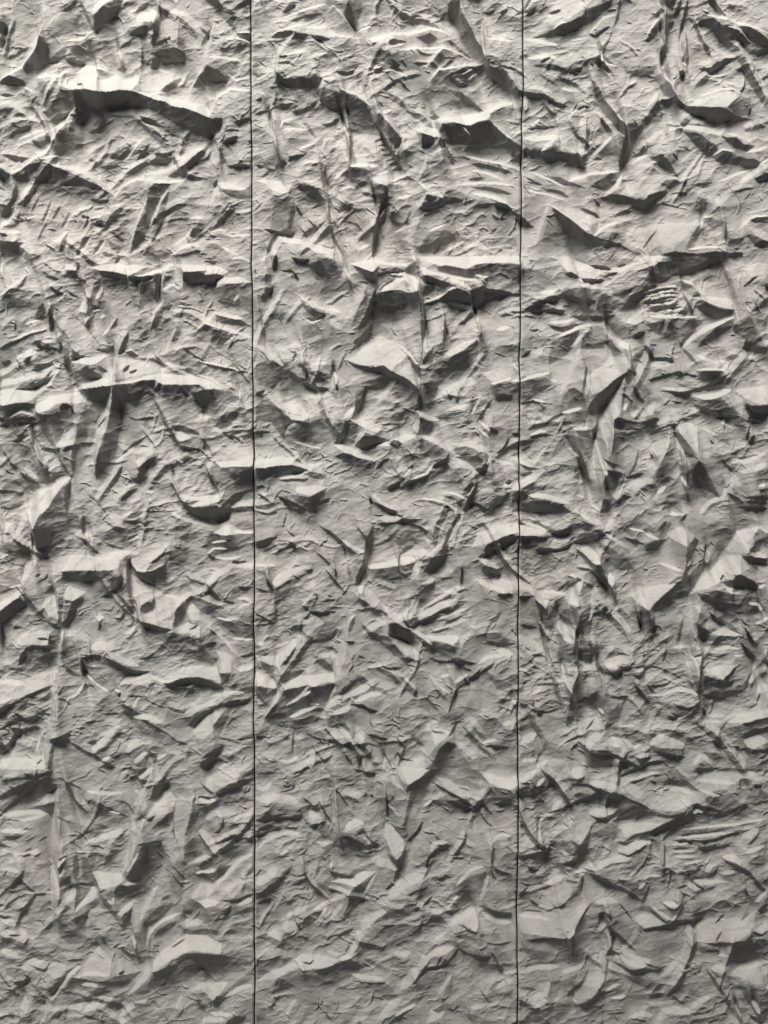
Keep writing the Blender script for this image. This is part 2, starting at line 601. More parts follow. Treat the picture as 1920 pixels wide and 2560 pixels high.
4 700 1160 800 1220 780 1300 700 1300 640 1230
2/12 680 1310 780 1310
2/12 830 1190 930 1200
8/12 860 1270 900 1200
3/12 840 1280 970 1300
8/30 860 1330 960 1320 1040 1360
3 1090 1280 1160 1310 1240 1330 1230 1390 1140 1400 1050 1380
2 1260 1330 1320 1290 1420 1250 1500 1220 1560 1210 1640 1220 1500 1250 1380 1280 1300 1340 1250 1400 1220 1380
8/30 1200 1300 1300 1270 1420 1210 1500 1170
8 1250 1400 1340 1310 1450 1280 1420 1370 1340 1450 1270 1470
3 1450 1290 1500 1270 1470 1350 1420 1450 1380 1380
3/20 1470 1400 1500 1350 1560 1320
2/10 1520 1480 1640 1460
8/24 1380 1190 1480 1170 1580 1170
2 1310 1590 1380 1540 1450 1515 1400 1580 1360 1650 1300 1659
1/12 1320 1585 1390 1545 1450 1515
3/30 1230 1520 1220 1600
8/20 1000 1610 1080 1570
2/20 560 1500 620 1500 680 1450
3/16 430 1460 480 1520 
8 590 1530 740 1390 780 1380 720 1460 660 1520 600 1560
3/26 600 1570 680 1540 800 1400
3/16 470 1330 550 1320
3 500 1180 540 1110 560 1130 490 1210 440 1220
8/20 440 1210 500 1180 540 1110
2 340 1510 360 1450 440 1440 460 1490 400 1520 350 1659 320 1659
4 360 1520 450 1490 560 1550 560 1659 340 1659
2/26 460 1490 540 1550 640 1600 740 1659
9 0 1600 100 1600 200 1600 290 1570 300 1659 0 1659
2/10 240 1630 280 1600
8/14 230 1560 260 1450 290 1400
7/30 60 1590 100 1500 150 1440
3/20 760 1400 830 1400 900 1440
8/40 820 1550 900 1480
3 820 1560 930 1550 960 1600 940 1659 870 1640
8/30 870 1620 950 1560
3/30 940 1540 1000 1580 1000 1640
3/20 640 1600 700 1590 780 1580
8/18 660 1610 720 1590
2/14 560 1500 620 1480
@0 1920
7 0 50 120 40 200 20 240 0 0 0
2 170 20 230 35 330 15 360 0 340 30 240 50 180 40
1 0 300 60 230 110 190 200 100 260 60 240 100 150 180 90 230 20 290 0 315
2 0 180 90 120 170 90 240 60 220 100 130 150 60 190 0 210
3/20 0 80 120 60 240 50
1/10 60 115 110 125 160 95 220 75
2 350 45 420 65 480 100 560 155 600 160 500 130 420 90
3 260 70 350 40 420 80 440 110 360 130 240 210 160 240 100 220
8/18 560 150 660 160 760 170 820 150
1/14 300 165 370 120
8 240 230 310 170 430 110 400 200 380 215 320 225 260 250 210 255
3 240 250 380 220 360 280 320 330 300 300 240 280 100 300 60 300 160 270
8/30 0 320 100 300 220 290 300 310
8/16 40 350 160 340 300 310
9/22 0 410 90 405 170 410
3 0 435 100 430 160 425 130 450 60 470 0 475
3/12 20 340 140 345
8/60 360 230 360 360 350 480 370 600 350 700 370 800 365 920
7/60 410 470 370 560 370 700
3/22 370 310 430 350 520 370
3 380 120 440 110 540 140 540 200 480 300 400 320 380 260
2 540 205 600 200 660 225 740 270 830 320 780 310 700 290 620 250 570 215
1/10 560 270 560 230 590 205
3 560 220 640 260 720 310 700 330 600 300 540 320 500 280
3/12 740 210 830 225 870 310
7/36 780 140 860 160 900 260
8/14 700 280 780 300
3 440 360 560 380 640 350 700 400 640 430 540 430 460 420
8/16 660 480 730 420 800 400
8/18 600 490 700 430
8/14 540 500 620 460
2/12 430 440 520 440 600 400
2/14 580 510 640 510 680 540
3/14 600 460 640 430
8/18 800 450 850 400 890 370
3/14 450 470 540 540
8/24 860 140 920 180 890 260 880 330
9/14 990 0 950 100 900 200 885 270
9/18 945 290 920 370 880 500 850 580 810 650 790 690
8/24 850 400 840 560 800 620
9/10 940 500 880 590 830 660
2 850 0 990 0 960 80 920 140 900 90 870 60
8/30 990 0 900 70 
2 1000 100 1070 50 1090 100 1030 160 980 190
1/12 970 200 1060 140
3 990 240 940 260 880 340 940 320
3 1100 280 1130 280 1110 340 1040 380 990 430 950 420 1020 350
2 1090 290 1120 280 1100 320 1060 350 1020 360
1/12 950 340 1010 300
8 1020 220 1060 160 1110 170 1140 210 1110 280 1040 300 960 300
2 930 490 1040 450 1080 580 1000 680 860 720 820 710 880 610
1/14 870 700 940 560 950 500
3 820 720 940 720 1060 640 980 700 940 780 860 840 760 820 800 770 860 760
2 770 750 830 740 900 740 850 790 780 820 740 800
8/20 800 745 870 740 920 740
9 600 680 700 690 780 680 810 720 760 750 700 770 650 770 620 720
3 520 540 600 640 590 690 640 760 570 780 530 700
3/30 490 560 490 720
8/30 420 640 380 720 370 800
2 380 600 440 560 430 600 390 690
1/10 380 590 440 560
9/20 370 640 400 600 435 570
3 390 700 460 690 460 740 390 770
2/20 440 770 500 750 560 770 620 780
8 390 830 440 790 500 760 570 780 540 850 480 910 420 860
9 580 790 640 800 600 860 520 910 490 930 500 880
3 480 940 540 900 640 840 640 810 660 820 640 880 580 930 550 990 520 1040 490 1000
3 490 760 580 800 540 860 490 910
2/14 530 1020 560 960 620 900
7/50 560 1030 600 940 660 920
3 640 820 700 840 780 960 820 1000 800 1060 740 960 680 900
8/14 700 850 740 870 740 830
8 760 940 800 900 860 850 880 870 820 930 790 950
2 800 940 860 900 850 940 820 1010 790 970
7 860 870 900 850 1000 800 1030 760 940 960 880 1060 850 1120 840 1060
8/30 1020 770 960 860 910 980
9 1045 920 1100 885 1080 920 1055 935
3 1060 860 1110 820 1120 900 1060 970 980 1020 900 1060 940 980 1000 920
2/16 1040 860 1100 830
9/16 950 1180 960 1070 1040 1000 1160 950
3 870 1060 940 1040 950 1200 980 1260 900 1280 850 1180
3/40 1000 1090 1060 1050 1140 1000
3 1110 640 1190 540 1200 600 1190 800 1170 880 1130 840 1100 740
7 1140 170 1200 200 1250 260 1200 420 1190 600 1130 400 1100 380 1140 280
2/8 1110 620 1200 720
2/8 1110 680 1200 790
3 1250 220 1330 230 1460 190 1400 260 1340 300 1300 400 1230 450 1200 420 1220 350
2 1240 300 1290 290 1260 360 1210 410
1 1390 160 1480 100 1560 70 1640 60 1640 85 1560 110 1480 150 1420 175
2/16 1310 100 1340 140 1390 170
8 1340 60 1480 0 1560 0 1540 80 1440 110 1390 155 1330 110
9/24 1270 180 1330 220 1400 205
1/14 1275 185 1320 190 1370 200
2/14 1250 220 1270 180
3 1380 220 1500 190 1640 180 1640 220 1480 230
3/30 1560 40 1640 20
1 1380 425 1430 390 1450 320 1450 360 1420 410
8/30 1330 340 1400 290 1460 310
2/14 1480 380 1560 360 1630 350
2/12 1500 460 1640 455
3/14 1480 400 1560 380
8/20 1510 340 1560 310 1640 290
3 1220 440 1300 460 1370 540 1400 600 1280 600 1200 560
8/26 1220 620 1300 600 1370 570
3 1280 640 1370 580 1400 640 1400 620 1300 680
2/24 1290 430 1340 500 1420 560
8/40 1290 400 1380 500 1420 560
9/18 1260 690 1340 680 1400 660
3 1240 690 1340 690 1390 680 1410 630 1420 660 1400 730 1380 760 1300 720
2 1410 640 1500 640 1460 690 1400 760
9/24 1630 560 1560 600 1500 660 1420 740 1340 840
3 1420 520 1520 510 1640 500 1600 560 1500 600 1440 580
2/14 1400 550 1500 520 1560 510
8 1250 820 1300 760 1380 770 1340 830 1240 850
9 1280 870 1340 850 1420 860 1440 850 1400 880 1340 895
3 1180 960 1180 900 1230 850 1300 870 1330 900 1250 930 1230 960
2/24 1180 950 1240 940
8/26 1430 820 1520 740 1640 720
2/14 1450 850 1540 850 1640 810
8/18 1480 800 1520 750
2/20 1450 960 1500 880
3 1390 970 1470 960 1560 920 1640 880 1640 920 1540 950 1440 980
8/30 1540 880 1640 840
3 1160 960 1200 960 1200 1000
8/40 1170 1010 1240 1020 1310 1000
3 1160 1030 1240 1060 1340 1040 1450 1050 1560 1030 1640 1030 1600 1080 1460 1080 1300 1090 1200 1100
9 1100 1160 1200 1090 1340 1100 1440 1130 1440 1180 1330 1180 1230 1170 1120 1220 1000 1300 900 1420 820 1480 900 1380 990 1260 1060 1180
2/14 1110 1170 1200 1110
2 1130 1230 1200 1180 1300 1190 1440 1190 1500 1220 1640 1250 1640 1290 1500 1280 1400 1260 1300 1310 1200 1320
3 820 1490 900 1430 1000 1320 1130 1220 1200 1310 1300 1320 1200 1390 1060 1410 960 1460
2/50 960 1410 1060 1320 1160 1260
8/26 1280 1350 1340 1290 1400 1280
3/50 1280 1300 1440 1300 1600 1310
9 1270 1400 1340 1410 1480 1390 1440 1440 1390 1510 1350 1470
3 1360 1510 1440 1450 1520 1400 1640 1360 1560 1440 1460 1500 1400 1540 1340 1530
1/10 1380 1510 1410 1470
8/24 1460 1480 1560 1430 1640 1410
9/18 1360 1590 1440 1590 1510 1590
9/26 1310 1650 1380 1620 1460 1620
2 1480 1620 1540 1600 1600 1620 1560 1659 1460 1659
8 480 1350 540 1290 630 1170 700 1230 740 1270 720 1320 640 1340 560 1340
7 750 1250 800 1230 890 1330 760 1340
9/18 500 1350 600 1320 720 1330
8/14 600 1230 640 1170 
2 740 1340 900 1330 870 1370 800 1420 740 1400
1/12 770 1330 810 1310
3 470 1340 540 1360 700 1350 740 1350 740 1470 700 1450 600 1480 560 1500 440 1530 330 1550 340 1500 400 1440
8/20 530 1400 600 1395 640 1400
2/30 440 1530 560 1500 640 1460 720 1440
9 330 1500 400 1400 440 1320 490 1280 520 1300 460 1340 390 1440 340 1510
2 350 1400 400 1350 460 1300 520 1270 440 1330 400 1400 350 1470 320 1480
8 130 1290 180 1240 320 1240 440 1290 400 1340 350 1360 320 1330 260 1330
3 180 1270 280 1300 330 1260 300 1320 260 1320
3 350 1360 400 1340 360 1400 330 1460 310 1400
2/12 420 1250 540 1245
7/24 390 1200 460 1210 540 1220
3 390 960 470 1040 560 1100 650 1160 560 1150 440 1140 380 1080
3 0 1100 80 1080 180 1120 260 1190 330 1220 200 1210 100 1170 0 1180
8 0 1080 80 1090 160 1130 200 1100 130 1040 60 1050 0 1020
2/14 60 1075 130 1080
2/12 160 1140 190 1100
8/30 0 1185 60 1190 130 1220
3 140 1160 220 1200 330 1220 400 1270 240 1250
2 0 780 70 760 160 650 170 650 150 690 80 770 40 790
1/18 70 770 130 700 165 655
8/20 0 660 70 650 140 660
2/14 130 700 180 760 240 810
1 95 1025 120 960 180 860 230 815 240 820 200 880 150 960 110 1020
8/30 0 980 80 1000 100 1020
3 160 950 220 860 330 840 340 950 280 1000 180 1000
2/14 240 810 300 815
3/14 80 790 160 800
2/10 0 970 60 975
2/10 20 700 50 660
8/14 60 620 110 570
8/30 0 540 60 520 160 600
8 190 550 240 520 250 540 210 580
3/14 160 540 210 520
1 100 1435 130 1400 180 1350 200 1365 150 1410 120 1435
3/14 0 1435 100 1435
2/16 160 1330 200 1365
3/20 200 1380 260 1460 320 1510
8 130 1560 160 1480 190 1540 170 1580
3/30 230 1500 300 1540
8/18 290 1540 300 1600 260 1659
3/20 60 1570 90 1640
2/12 530 1590 600 1610 700 1650
8/30 540 1570 600 1540 650 1530
8/30 770 1620 860 1540 960 1500
3 730 1460 800 1500 760 1580 740 1540
3/24 440 1540 420 1620 430 1659
3/30 980 1500 1040 1560
8/20 1140 1560 1180 1480
3/30 1280 1480 1320 1600
4 860 1520 960 1520 1000 1620 900 1640
3/20 660 1080 680 1160
8/20 860 1080 880 1160
3 780 1180 840 1140 870 1260 880 1300 820 1220
@640 0
2 170 75 250 20 260 30 200 70
5 460 0 510 0 560 90 650 210 540 220 480 110
3 560 90 600 10 680 0 690 40 660 130 660 190 620 150
2 600 10 620 60 650 180 620 150 570 90
8/12 500 30 560 90 650 200
9/16 655 200 700 185 745 170
8/14 180 110 290 70 450 20
3/10 200 140 300 110 430 80
9/24 100 225 200 190 310 160
8 150 205 450 160 540 225 500 250 350 230 250 215
9/16 520 235 680 238
3 95 245 140 210 220 205 250 215 180 245
3 200 270 250 225 340 230 300 255
2 360 240 420 245 480 260 400 268
8 730 260 840 215 900 240 850 290 760 285
9/28 740 265 860 220 1000 210 1130 180 1200 190 1260 230
3 860 290 980 270 900 255 870 265
9/16 840 315 960 285
9/18 940 325 1100 310 1220 310
3/16 720 410 860 340
4 690 380 740 340 860 330 870 370 760 420
4 1040 240 1130 210 1180 250 1120 280
8/12 360 390 390 350 460 350
2/10 150 375 210 375
8/14 180 365 340 335
4 1210 330 1300 350 1420 380 1400 400 1250 400 1180 440 1120 440 1170 370
9/22 1100 440 1150 370 1210 317 1300 340 1410 378
3/24 1250 260 1340 335 1410 365
2 1240 30 1270 0 1320 20 1310 100 1280 140 1250 100
3 1180 60 1230 40 1260 130 1200 110
3 1290 140 1330 90 1380 200 1440 300 1490 410 1470 420 1390 340 1350 270 1310 180
2/20 1330 100 1380 200 1440 300 1490 410
7 1250 180 1285 140 1380 330 1270 230
7 1340 60 1400 150 1480 330 1440 290 1370 150
8/16 1480 100 1475 250 1490 380
9/20 1500 260 1580 255 1659 270
3 1300 500 1410 440 1490 440 1420 520 1350 540
8/12 1290 490 1350 480 1410 440
8/12 1370 520 1440 460
8/16 1120 530 1180 460 1300 440 1410 420
3 1130 530 1190 465 1300 450 1380 455 1300 500 1250 540 1130 570
2 1480 440 1600 470 1659 550 1659 600 1600 570 1560 520 1500 490
4 1120 560 1260 570 1380 650 1300 680 1200 680 1130 620
3 1230 580 1330 590 1400 660 1330 640
1/10 1320 600 1400 660 1470 712
9 1130 770 1200 770 1480 720 1560 680 1659 650 1659 690 1540 720 1490 790 1400 820 1330 820 1250 800 1190 805
3 1120 750 1160 740 1200 765 1150 770
4 1510 745 1560 715 1659 680 1659 770 1560 790 1520 780
2 1180 860 1200 815 1280 805 1380 825 1440 795 1510 785 1560 830 1659 920 1659 965 1500 950 1350 935 1220 930
4 1220 930 1659 970 1659 1000 1300 980
8/16 1520 790 1590 850 1659 912
7/12 1340 830 1390 880
1 135 478 180 510 260 515 370 488 400 490 430 515 400 560 320 588 240 570 180 545
3/24 420 510 400 620
8/20 415 575 440 520 520 505
8/26 130 470 125 380 180 290 250 222
6/50 80 500 40 640
3/20 135 480 160 560 210 590
3 130 580 190 680 120 650
8/16 0 510 60 490 110 450
9/16 0 590 50 605
2/14 0 650 40 640
2/14 0 745 80 710
2 410 620 450 580 540 600 600 620 580 700 560 720 470 690 430 660
1/24 430 600 420 640 460 670 540 710
2 580 620 640 620 720 690 720 720 650 710 580 720
1/12 540 580 580 630 590 700
3 700 700 740 740 800 740 830 760 830 810 880 850 940 930 920 960 860 910 800 830 730 780 600 740 560 725
2 790 740 830 760 820 800 780 820
2 850 800 940 900 930 950 870 900
9/20 550 590 640 605 690 640 740 690
8/20 790 700 840 770 900 830 960 900
7/24 960 900 930 960
7 620 870 720 860 800 880 960 1110 880 1140 740 980
1/14 800 830 860 950 970 1112
3/12 905 975 820 1005
3/12 920 1005 840 1035
3/12 935 1035 860 1060
3/12 950 1065 880 1090
3/12 885 945 800 975
3/12 865 915 790 945
3/12 840 885 770 915
3 590 760 700 760 760 820 680 840 610 830
2/22 230 720 290 720 360 690 400 650
3 240 620 300 610 330 660 260 670
2/22 430 800 500 800 540 750
3 300 790 340 790 400 900 360 870
9/18 180 840 260 832 325 835
8/14 160 830 180 780 240 765
4 170 800 260 790 330 830 250 825
4 190 900 380 905 340 930 280 960 210 980
8/14 280 965 370 930
2 210 1020 290 1000 330 1000 260 1030 215 1048
4 90 740 150 800 200 900 210 1000 190 1060 130 980 110 850
3 210 990 190 1070 100 1110 40 1080 70 1020 140 1000 190 1040
2 180 1040 210 1060 120 1100 130 1070
2/14 0 1070 45 1078
8/14 90 730 110 850 140 980
8/16 560 760 600 900 600 1090
3/16 590 830 620 900 610 1060
8/14 430 970 450 900 500 890
3/14 480 990 520 950
3 600 1090 700 1100 750 1130 740 1170 620 1150 540 1140 590 1100
9/26 610 1082 700 1075 785 1078
8/16 510 1160 560 1110 600 1088
3 600 1150 680 1170 730 1190 700 1210 620 1180
3 730 1190 800 1205 860 1220 850 1270 800 1290 760 1240
8 750 1165 840 1130 880 1180 850 1215 770 1190
9/14 870 1190 990 1110
9/12 890 1195 940 1182
8/12 780 1140 860 1110
1/14 850 1220 800 1370 770 1500 755 1659
2/12 745 1180 760 1240 770 1280
2 1060 1360 1110 1265 1200 1285 1300 1280 1350 1300 1250 1320 1150 1350
8/20 1110 1260 1180 1250 1210 1290
8/16 1040 1360 1080 1290 1110 1255
3 200 1240 300 1200 380 1210 460 1310 440 1330 330 1300 240 1290
2 260 1205 375 1208 460 1312 380 1280
4 190 1110 260 1110 330 1190 250 1220 210 1190
8 0 1170 40 1160 160 1170 200 1240 180 1260 110 1240 60 1190
7/24 430 1160 480 1250 500 1400 560 1490
3/18 410 1020 440 1180 480 1300 470 1400 510 1550 570 1659
3/12 450 1080 440 1180
4 110 1340 120 1290 180 1260 240 1300 220 1450 200 1510 100 1480
3/26 245 1310 230 1400 215 1490
1 190 1490 255 1500 230 1515 180 1512
1/10 50 1488 190 1510
9 140 1530 260 1540 360 1580 500 1610 500 1659 400 1640 300 1585 180 1572
8/40 100 1659 130 1600 150 1540
2/14 70 1640 100 1560 130 1510
3 420 1580 480 1600 510 1590 500 1610 440 1600
6 1030 850 1070 880 1070 950 1060 1100 1050 1400 1010 1400 1010 1050
2 1070 870 1165 905 1110 940 1075 955
9 1030 830 1110 820 1170 830 1200 900 1150 895 1060 870
8/14 1060 1150 1100 1030
8/20 1060 1180 1130 1250
7/50 1040 1400 1000 1530
9/24 1370 1010 1500 1035 1659 1078
8/18 1300 1200 1450 1180 1659 1205
3/22 1400 1060 1500 1075 1659 1125
3/18 1400 1210 1500 1220 1659 1265
9/26 1400 1250 1540 1285 1659 1350
1/22 1540 1328 1620 1338 1659 1362
3/22 1350 1390 1400 1340 1540 1328
8/16 1400 1100 1500 1120 1600 1165
3/14 1250 1020 1340 1010 1400 1040
3/14 1100 1060 1180 1050
8/16 1150 1000 1230 960
3/16 1380 1160 1480 1150
3 1090 1540 1150 1500 1250 1490 1300 1530 1220 1600 1050 1640
8/14 1120 1500 1230 1450
2/10 1150 1640 1180 1570
8/22 1230 1620 1350 1560
8/26 1350 1600 1450 1580 1500 1620
3/14 1520 1510 1560 1480
3 870 1370 900 1430 950 1450 1000 1380 980 1440 930 1470 880 1440
8/20 920 1290 1000 1270
8/14 900 1500 960 1480
3 570 1300 640 1330 600 1360
8/14 540 1240 600 1210 650 1220
8/22 590 1530 650 1620 740 1580
3/14 570 1430 650 1450 690 1500
2/8 280 1470 330 1520
2/8 260 1330 300 1400
1/12 520 472 590 470 640 450
3 800 440 840 410 900 420 960 470 900 450
3/12 880 400 930 430
3/10 940 390 980 440
2/10 860 500 900 540
2/8 930 520 1000 590
3/10 780 650 830 690
8/16 820 460 900 460 980 500
8/20 880 300 840 340
@640 640
1/24 110 80 130 0
3 60 120 100 110 100 200 60 230
8/16 40 40 60 0
1/14 35 270 80 230 110 195
3/12 20 330 40 460 60 540
2/12 165 95 240 95 275 155
1/14 230 15 280 30 350 28
4 100 200 380 160 460 180 430 260 300 250 160 240
3 400 10 470 20 560 60 560 130 640 180 700 200 600 220 480 230 400 250 460 140 400 100
2 320 60 400 110 500 150 460 110 420 30
8 440 0 520 0 560 40 500 25
8/14 570 60 610 160
9 610 50 700 40 800 40 800 70 760 110 700 90
9/24 640 55 760 30 860 50 960 60 1010 40
2 620 60 700 90 760 115 790 80 790 120 760 160 680 110
1 760 110 795 70 790 110 770 160 745 155
3 800 90 900 75 960 85 1030 40 1060 80 1060 140 1000 110 900 95 820 105
8 1020 30 1140 40 1400 60 1480 40 1540 30 1659 50 1659 0 900 0 1000 20
9 1080 0 1659 0 1659 50 1480 50 1420 60 1360 90 1240 85 1180 60 1120 40
8 1060 60 1130 100 1300 140 1420 160 1300 150 1160 130 1080 130
3 1170 70 1240 60 1360 90 1420 65 1480 50 1659 60 1659 110 1480 110 1440 130 1440 150 1300 130 1180 100
9/22 1150 110 1240 130 1330 150 1430 160
4 1440 120 1659 110 1659 200 1520 200
9/16 1420 125 1480 140 1500 140
9 780 130 860 100 960 100 1030 130 1050 180 1040 240 980 240 940 225 870 225 780 240 820 180 900 130 800 130
4 830 180 900 150 960 140 960 130 860 120 800 130 820 150
2/12 790 240 830 190 900 150
7 860 200 960 160 1020 200 1000 240 930 225 870 225
1/12 770 130 850 105 960 95
2 780 240 870 225 940 225 1000 245 1050 250 1060 290 960 290 880 310 780 300
1 790 300 880 310 960 290 960 300 880 320 790 310
3 1050 140 1100 130 1230 180 1290 200 1200 190 1100 170
2 1060 140 1100 130 1240 175 1300 205 1200 195 1100 165
3 1070 190 1160 210 1110 260 1080 260
8 1080 300 1150 270 1220 240 1270 200 1300 210 1240 230 1190 270 1120 300 1080 315
1 1080 315 1180 280 1250 225 1310 215 1360 230 1400 280 1450 340 1380 300 1300 285 1200 290 1120 310
8/24 1240 150 1340 190 1400 230
2 1380 230 1430 200 1520 220 1659 230 1659 260 1540 260 1480 280 1460 330 1430 290 1400 280
1/20 1440 220 1540 228 1659 240
1/14 1240 310 1300 330 1380 352
1 785 200 770 270 750 340 720 400 660 470 700 400 740 310 760 250
3/40 720 200 700 300 650 420 620 460
7/40 600 400 640 330 700 230
1 755 430 740 480 690 540 640 590 590 650 640 580 690 500
2/26 740 480 690 530 630 560
3 1060 160 1080 220 1100 440 1080 600 1070 700 1060 300
1/14 1085 320 1095 440 1085 520
8/16 1100 480 1085 620
7 760 440 1060 320 1075 700 1000 660 900 540 820 440
4 760 320 1060 320 940 420 780 440
8 580 670 640 650 720 560 800 510 900 560 1000 690 1060 770 1060 860 980 800 900 760 820 710 700 710
8/14 900 560 960 600 1060 720
2 1000 690 1060 710 1070 800 1040 760
2 580 675 640 700 740 720 830 710 860 740 960 790 1060 870 1060 900 1000 860 920 800 860 790 800 750 720 745 640 720
3 720 800 820 780 880 800 830 850 740 840
4 830 880 920 800 1000 860 1050 890 1040 960 960 960 880 880
2/16 690 850 760 850 830 830
8/30 910 790 850 860 790 960
9/14 860 870 810 890
2/30 690 870 680 930 640 1010
1/14 710 850 670 960 620 1060
3 640 880 700 860 680 940 640 990
2 1220 390 1240 480 1230 550 1210 640 1215 480
3 1140 590 1210 550 1220 660 1260 650 1240 720 1160 760 1080 840 1080 780 1120 700
2/24 1080 700 1150 600
7 1100 420 1220 400 1210 560 1130 600 1080 660 1100 540
8 1220 640 1340 560 1440 530 1400 580 1310 640 1250 650
2 1430 540 1440 570 1360 680 1260 760 1180 840 1150 960 1080 990 1060 950 1080 850 1160 740 1240 690 1270 650 1340 610
3 1440 560 1440 660 1380 720 1300 760 1250 800 1330 700
4 1420 380 1450 500 1500 600 1510 780 1540 850 1520 900 1480 930 1440 860 1430 660 1450 560
8/14 1420 350 1440 440 1440 520
8/24 1640 460 1560 480
8 1200 880 1280 820 1400 780 1420 830 1300 860 1220 900
3/20 1160 1040 1260 1030 1340 1010
2/12 1170 1050 1260 1045
8/24 1240 1000 1380 960
3/16 1240 900 1300 910
3/20 1380 1020 1440 940
8/14 1400 1020 1450 920
9/16 1520 830 1600 805 1659 795
7 1460 760 1659 700 1659 790 1540 820
3 1530 840 1659 815 1659 930 1540 940 1530 900
2 1540 890 1659 900 1659 930 1560 935
2/16 1440 1060 1530 930
4 1530 940 1659 930 1659 1280 1600 1270 1510 1280 1510 1100
8/18 1530 1000 1510 1130 1440 1060
8/16 1440 1120 1500 1170
1/12 1640 1180 1600 1250 1560 1280
2/12 1510 1110 1570 1140
9/24 1040 1000 1120 1040 1180 1070
1/16 1060 880 1050 960 1030 1000
2 1060 1040 1150 1080 1120 1160 1050 1150
8 1030 1060 1060 1050 1050 1150 1025 1130
9 880 1190 960 1160 1030 1160 1020 1180 950 1210 880 1230 790 1230 660 1245 760 1220 860 1195
9/26 1060 1165 1160 1195 1260 1265
8 1270 1220 1400 1190 1500 1250 1500 1280 1400 1240 1300 1230
9/14 1400 1230 1490 1270
3 1280 1250 1360 1230 1500 1290 1490 1330 1460 1380 1400 1380 1320 1310
1/20 1410 1385 1470 1375 1490 1340
3 1060 1180 1200 1240 1250 1290 1160 1330 1060 1280
8/30 1270 1310 1360 1350 1440 1410
2 640 1200 700 1140 760 1160 870 1190 780 1220 680 1245 640 1235
1 650 1230 700 1180 870 1192 760 1230 680 1245
3/30 870 1200 940 1215
2/16 860 1210 920 1240 940 1210
9 610 1060 700 1060 760 1110 820 1120 780 1140 720 1120 660 1090
8 660 1150 720 1120 700 1160 650 1210 630 1240
3 600 1060 640 1080 690 1110 650 1170 620 1240 560 1220 590 1120
1 505 1215 560 1120 580 1060 600 1080 580 1160 550 1200
3 500 1080 580 1070 560 1140 500 1120
8/24 570 1050 640 980
9 505 1225 560 1215 640 1260 740 1300 780 1330 680 1310 590 1280 540 1250
3 540 1290 600 1290 700 1315 780 1335 760 1380 640 1370 560 1330
2/20 520 1300 570 1285 640 1300
3/40 620 1400 740 1400
4 780 1360 840 1320 940 1330 900 1380 810 1380
2/14 780 1380 820 1330 870 1310
3/14 890 1370 940 1450
1/16 850 1510 900 1480 940 1460
1/18 940 1460 980 1400 1020 1350
1/16 930 1505 1000 1460 1100 1430 1140 1370 1240 1310 1250 1275
8/14 950 1440 1010 1370
8/18 1000 1450 1110 1410 1150 1350
3 1000 1480 1120 1440 1260 1330 1260 1380 1160 1440 1060 1500
7/50 1240 1330 1320 1360
2 0 880 60 860 40 900 0 900
2/14 90 850 140 820
3 0 680 60 660 160 700 180 740 150 820 60 850 0 800
8/24 0 570 80 620 170 710
7 100 560 220 600 300 620 340 680 280 700 180 680
3/16 220 620 260 630 240 680
4 100 700 200 720 300 780 320 840 200 800
1/22 220 750 270 800 325 800
2/16 300 700 330 760 325 800
1/20 300 820 380 850 480 865
3 350 750 420 760 470 800 420 800
2/18 340 745 400 780 450 800
8/18 360 700 460 690
8/30 340 900 420 900 380 960
9 70 880 130 920 180 960 260 960 340 1030 340 1050 260 1020 200 1010 150 980 90 910
8 200 1020 340 1050 300 1070 230 1060
3 0 920 60 900 150 990 230 1060 340 1080 400 1060 470 1110 500 1140 400 1130 260 1080 210 1110 190 1200 100 1080 0 1060
3/20 20 960 50 930
8/14 190 1160 210 1110 260 1080
4 200 1120 300 1100 460 1120 480 1200 400 1220 280 1200
8/14 240 1200 320 1225 420 1250
2/14 0 1140 90 1140
9 240 230 320 280 400 320 500 340 570 380 500 360 420 350 350 310
3 300 310 360 330 450 360 450 390 400 410 340 400
1/10 330 400 380 415 450 385
9/14 320 410 360 430 430 410
3 80 380 180 360 240 380 220 420 120 410
4 300 450 400 440 460 540 420 620 300 560
7/40 480 420 560 470
8/24 500 740 520 800 500 860
3/20 500 660 500 720 480 790
2/14 520 830 530 870
3/14 670 830 720 820 760 800
9 0 1310 100 1310 220 1300 280 1290 240 1330 340 1390 240 1350 140 1355 60 1370 0 1370
8/20 240 1340 330 1370 440 1340
9/18 140 1440 280 1420 360 1380 380 1350
2 60 1370 140 1358 240 1352 300 1370 350 1388 280 1400 200 1410 120 1400
3 0 1380 80 1390 200 1415 140 1440 60 1420 20 1460 0 1440
8 260 1500 400 1480 460 1500 350 1550 260 1530
2 150 1560 260 1545 350 1560 430 1520 460 1500 440 1550 380 1590 400 1659 330 1659 240 1600
1/16 140 1560 220 1590 320 1640
2/20 0 1500 50 1490
2/14 400 1600 480 1570
8/20 20 1560 70 1540
2/18 10 1540 60 1570 100 1600
1 740 1550 760 1590 850 1620 920 1659 860 1659 790 1610 740 1590
8/20 760 1540 800 1590 900 1640
9/18 1070 1570 1180 1585 1260 1620 1300 1650
3/20 1100 1585 1220 1610 1290 1659
8/14 1210 1530 1290 1540 1370 1580
3/16 1200 1550 1280 1570 1340 1610
1/18 1430 1460 1400 1530 1370 1600 1340 1659
2/22 1410 1460 1370 1520
8/12 1420 1480 1370 1560
1/12 1380 1590 1440 1610 1500 1640
2 1500 1640 1560 1580 1630 1550 1580 1610 1530 1659
2/16 1340 1530 1400 1460
1/20 1620 1480 1650 1450
9/16 1600 1490 1659 1480
8/20 1530 1310 1600 1340 1659 1350
8/14 1510 1300 1520 1400
7/30 1440 1540 1560 1490
@640 1280
1 780 80 840 60 920 40 1000 45 1080 50 1000 60 900 70 860 80
1 740 20 840 20 900 5 960 30 860 25
1/12 980 70 1060 100 1110 125
3 860 90 960 80 1100 125 1080 220 1000 200 940 230 860 160
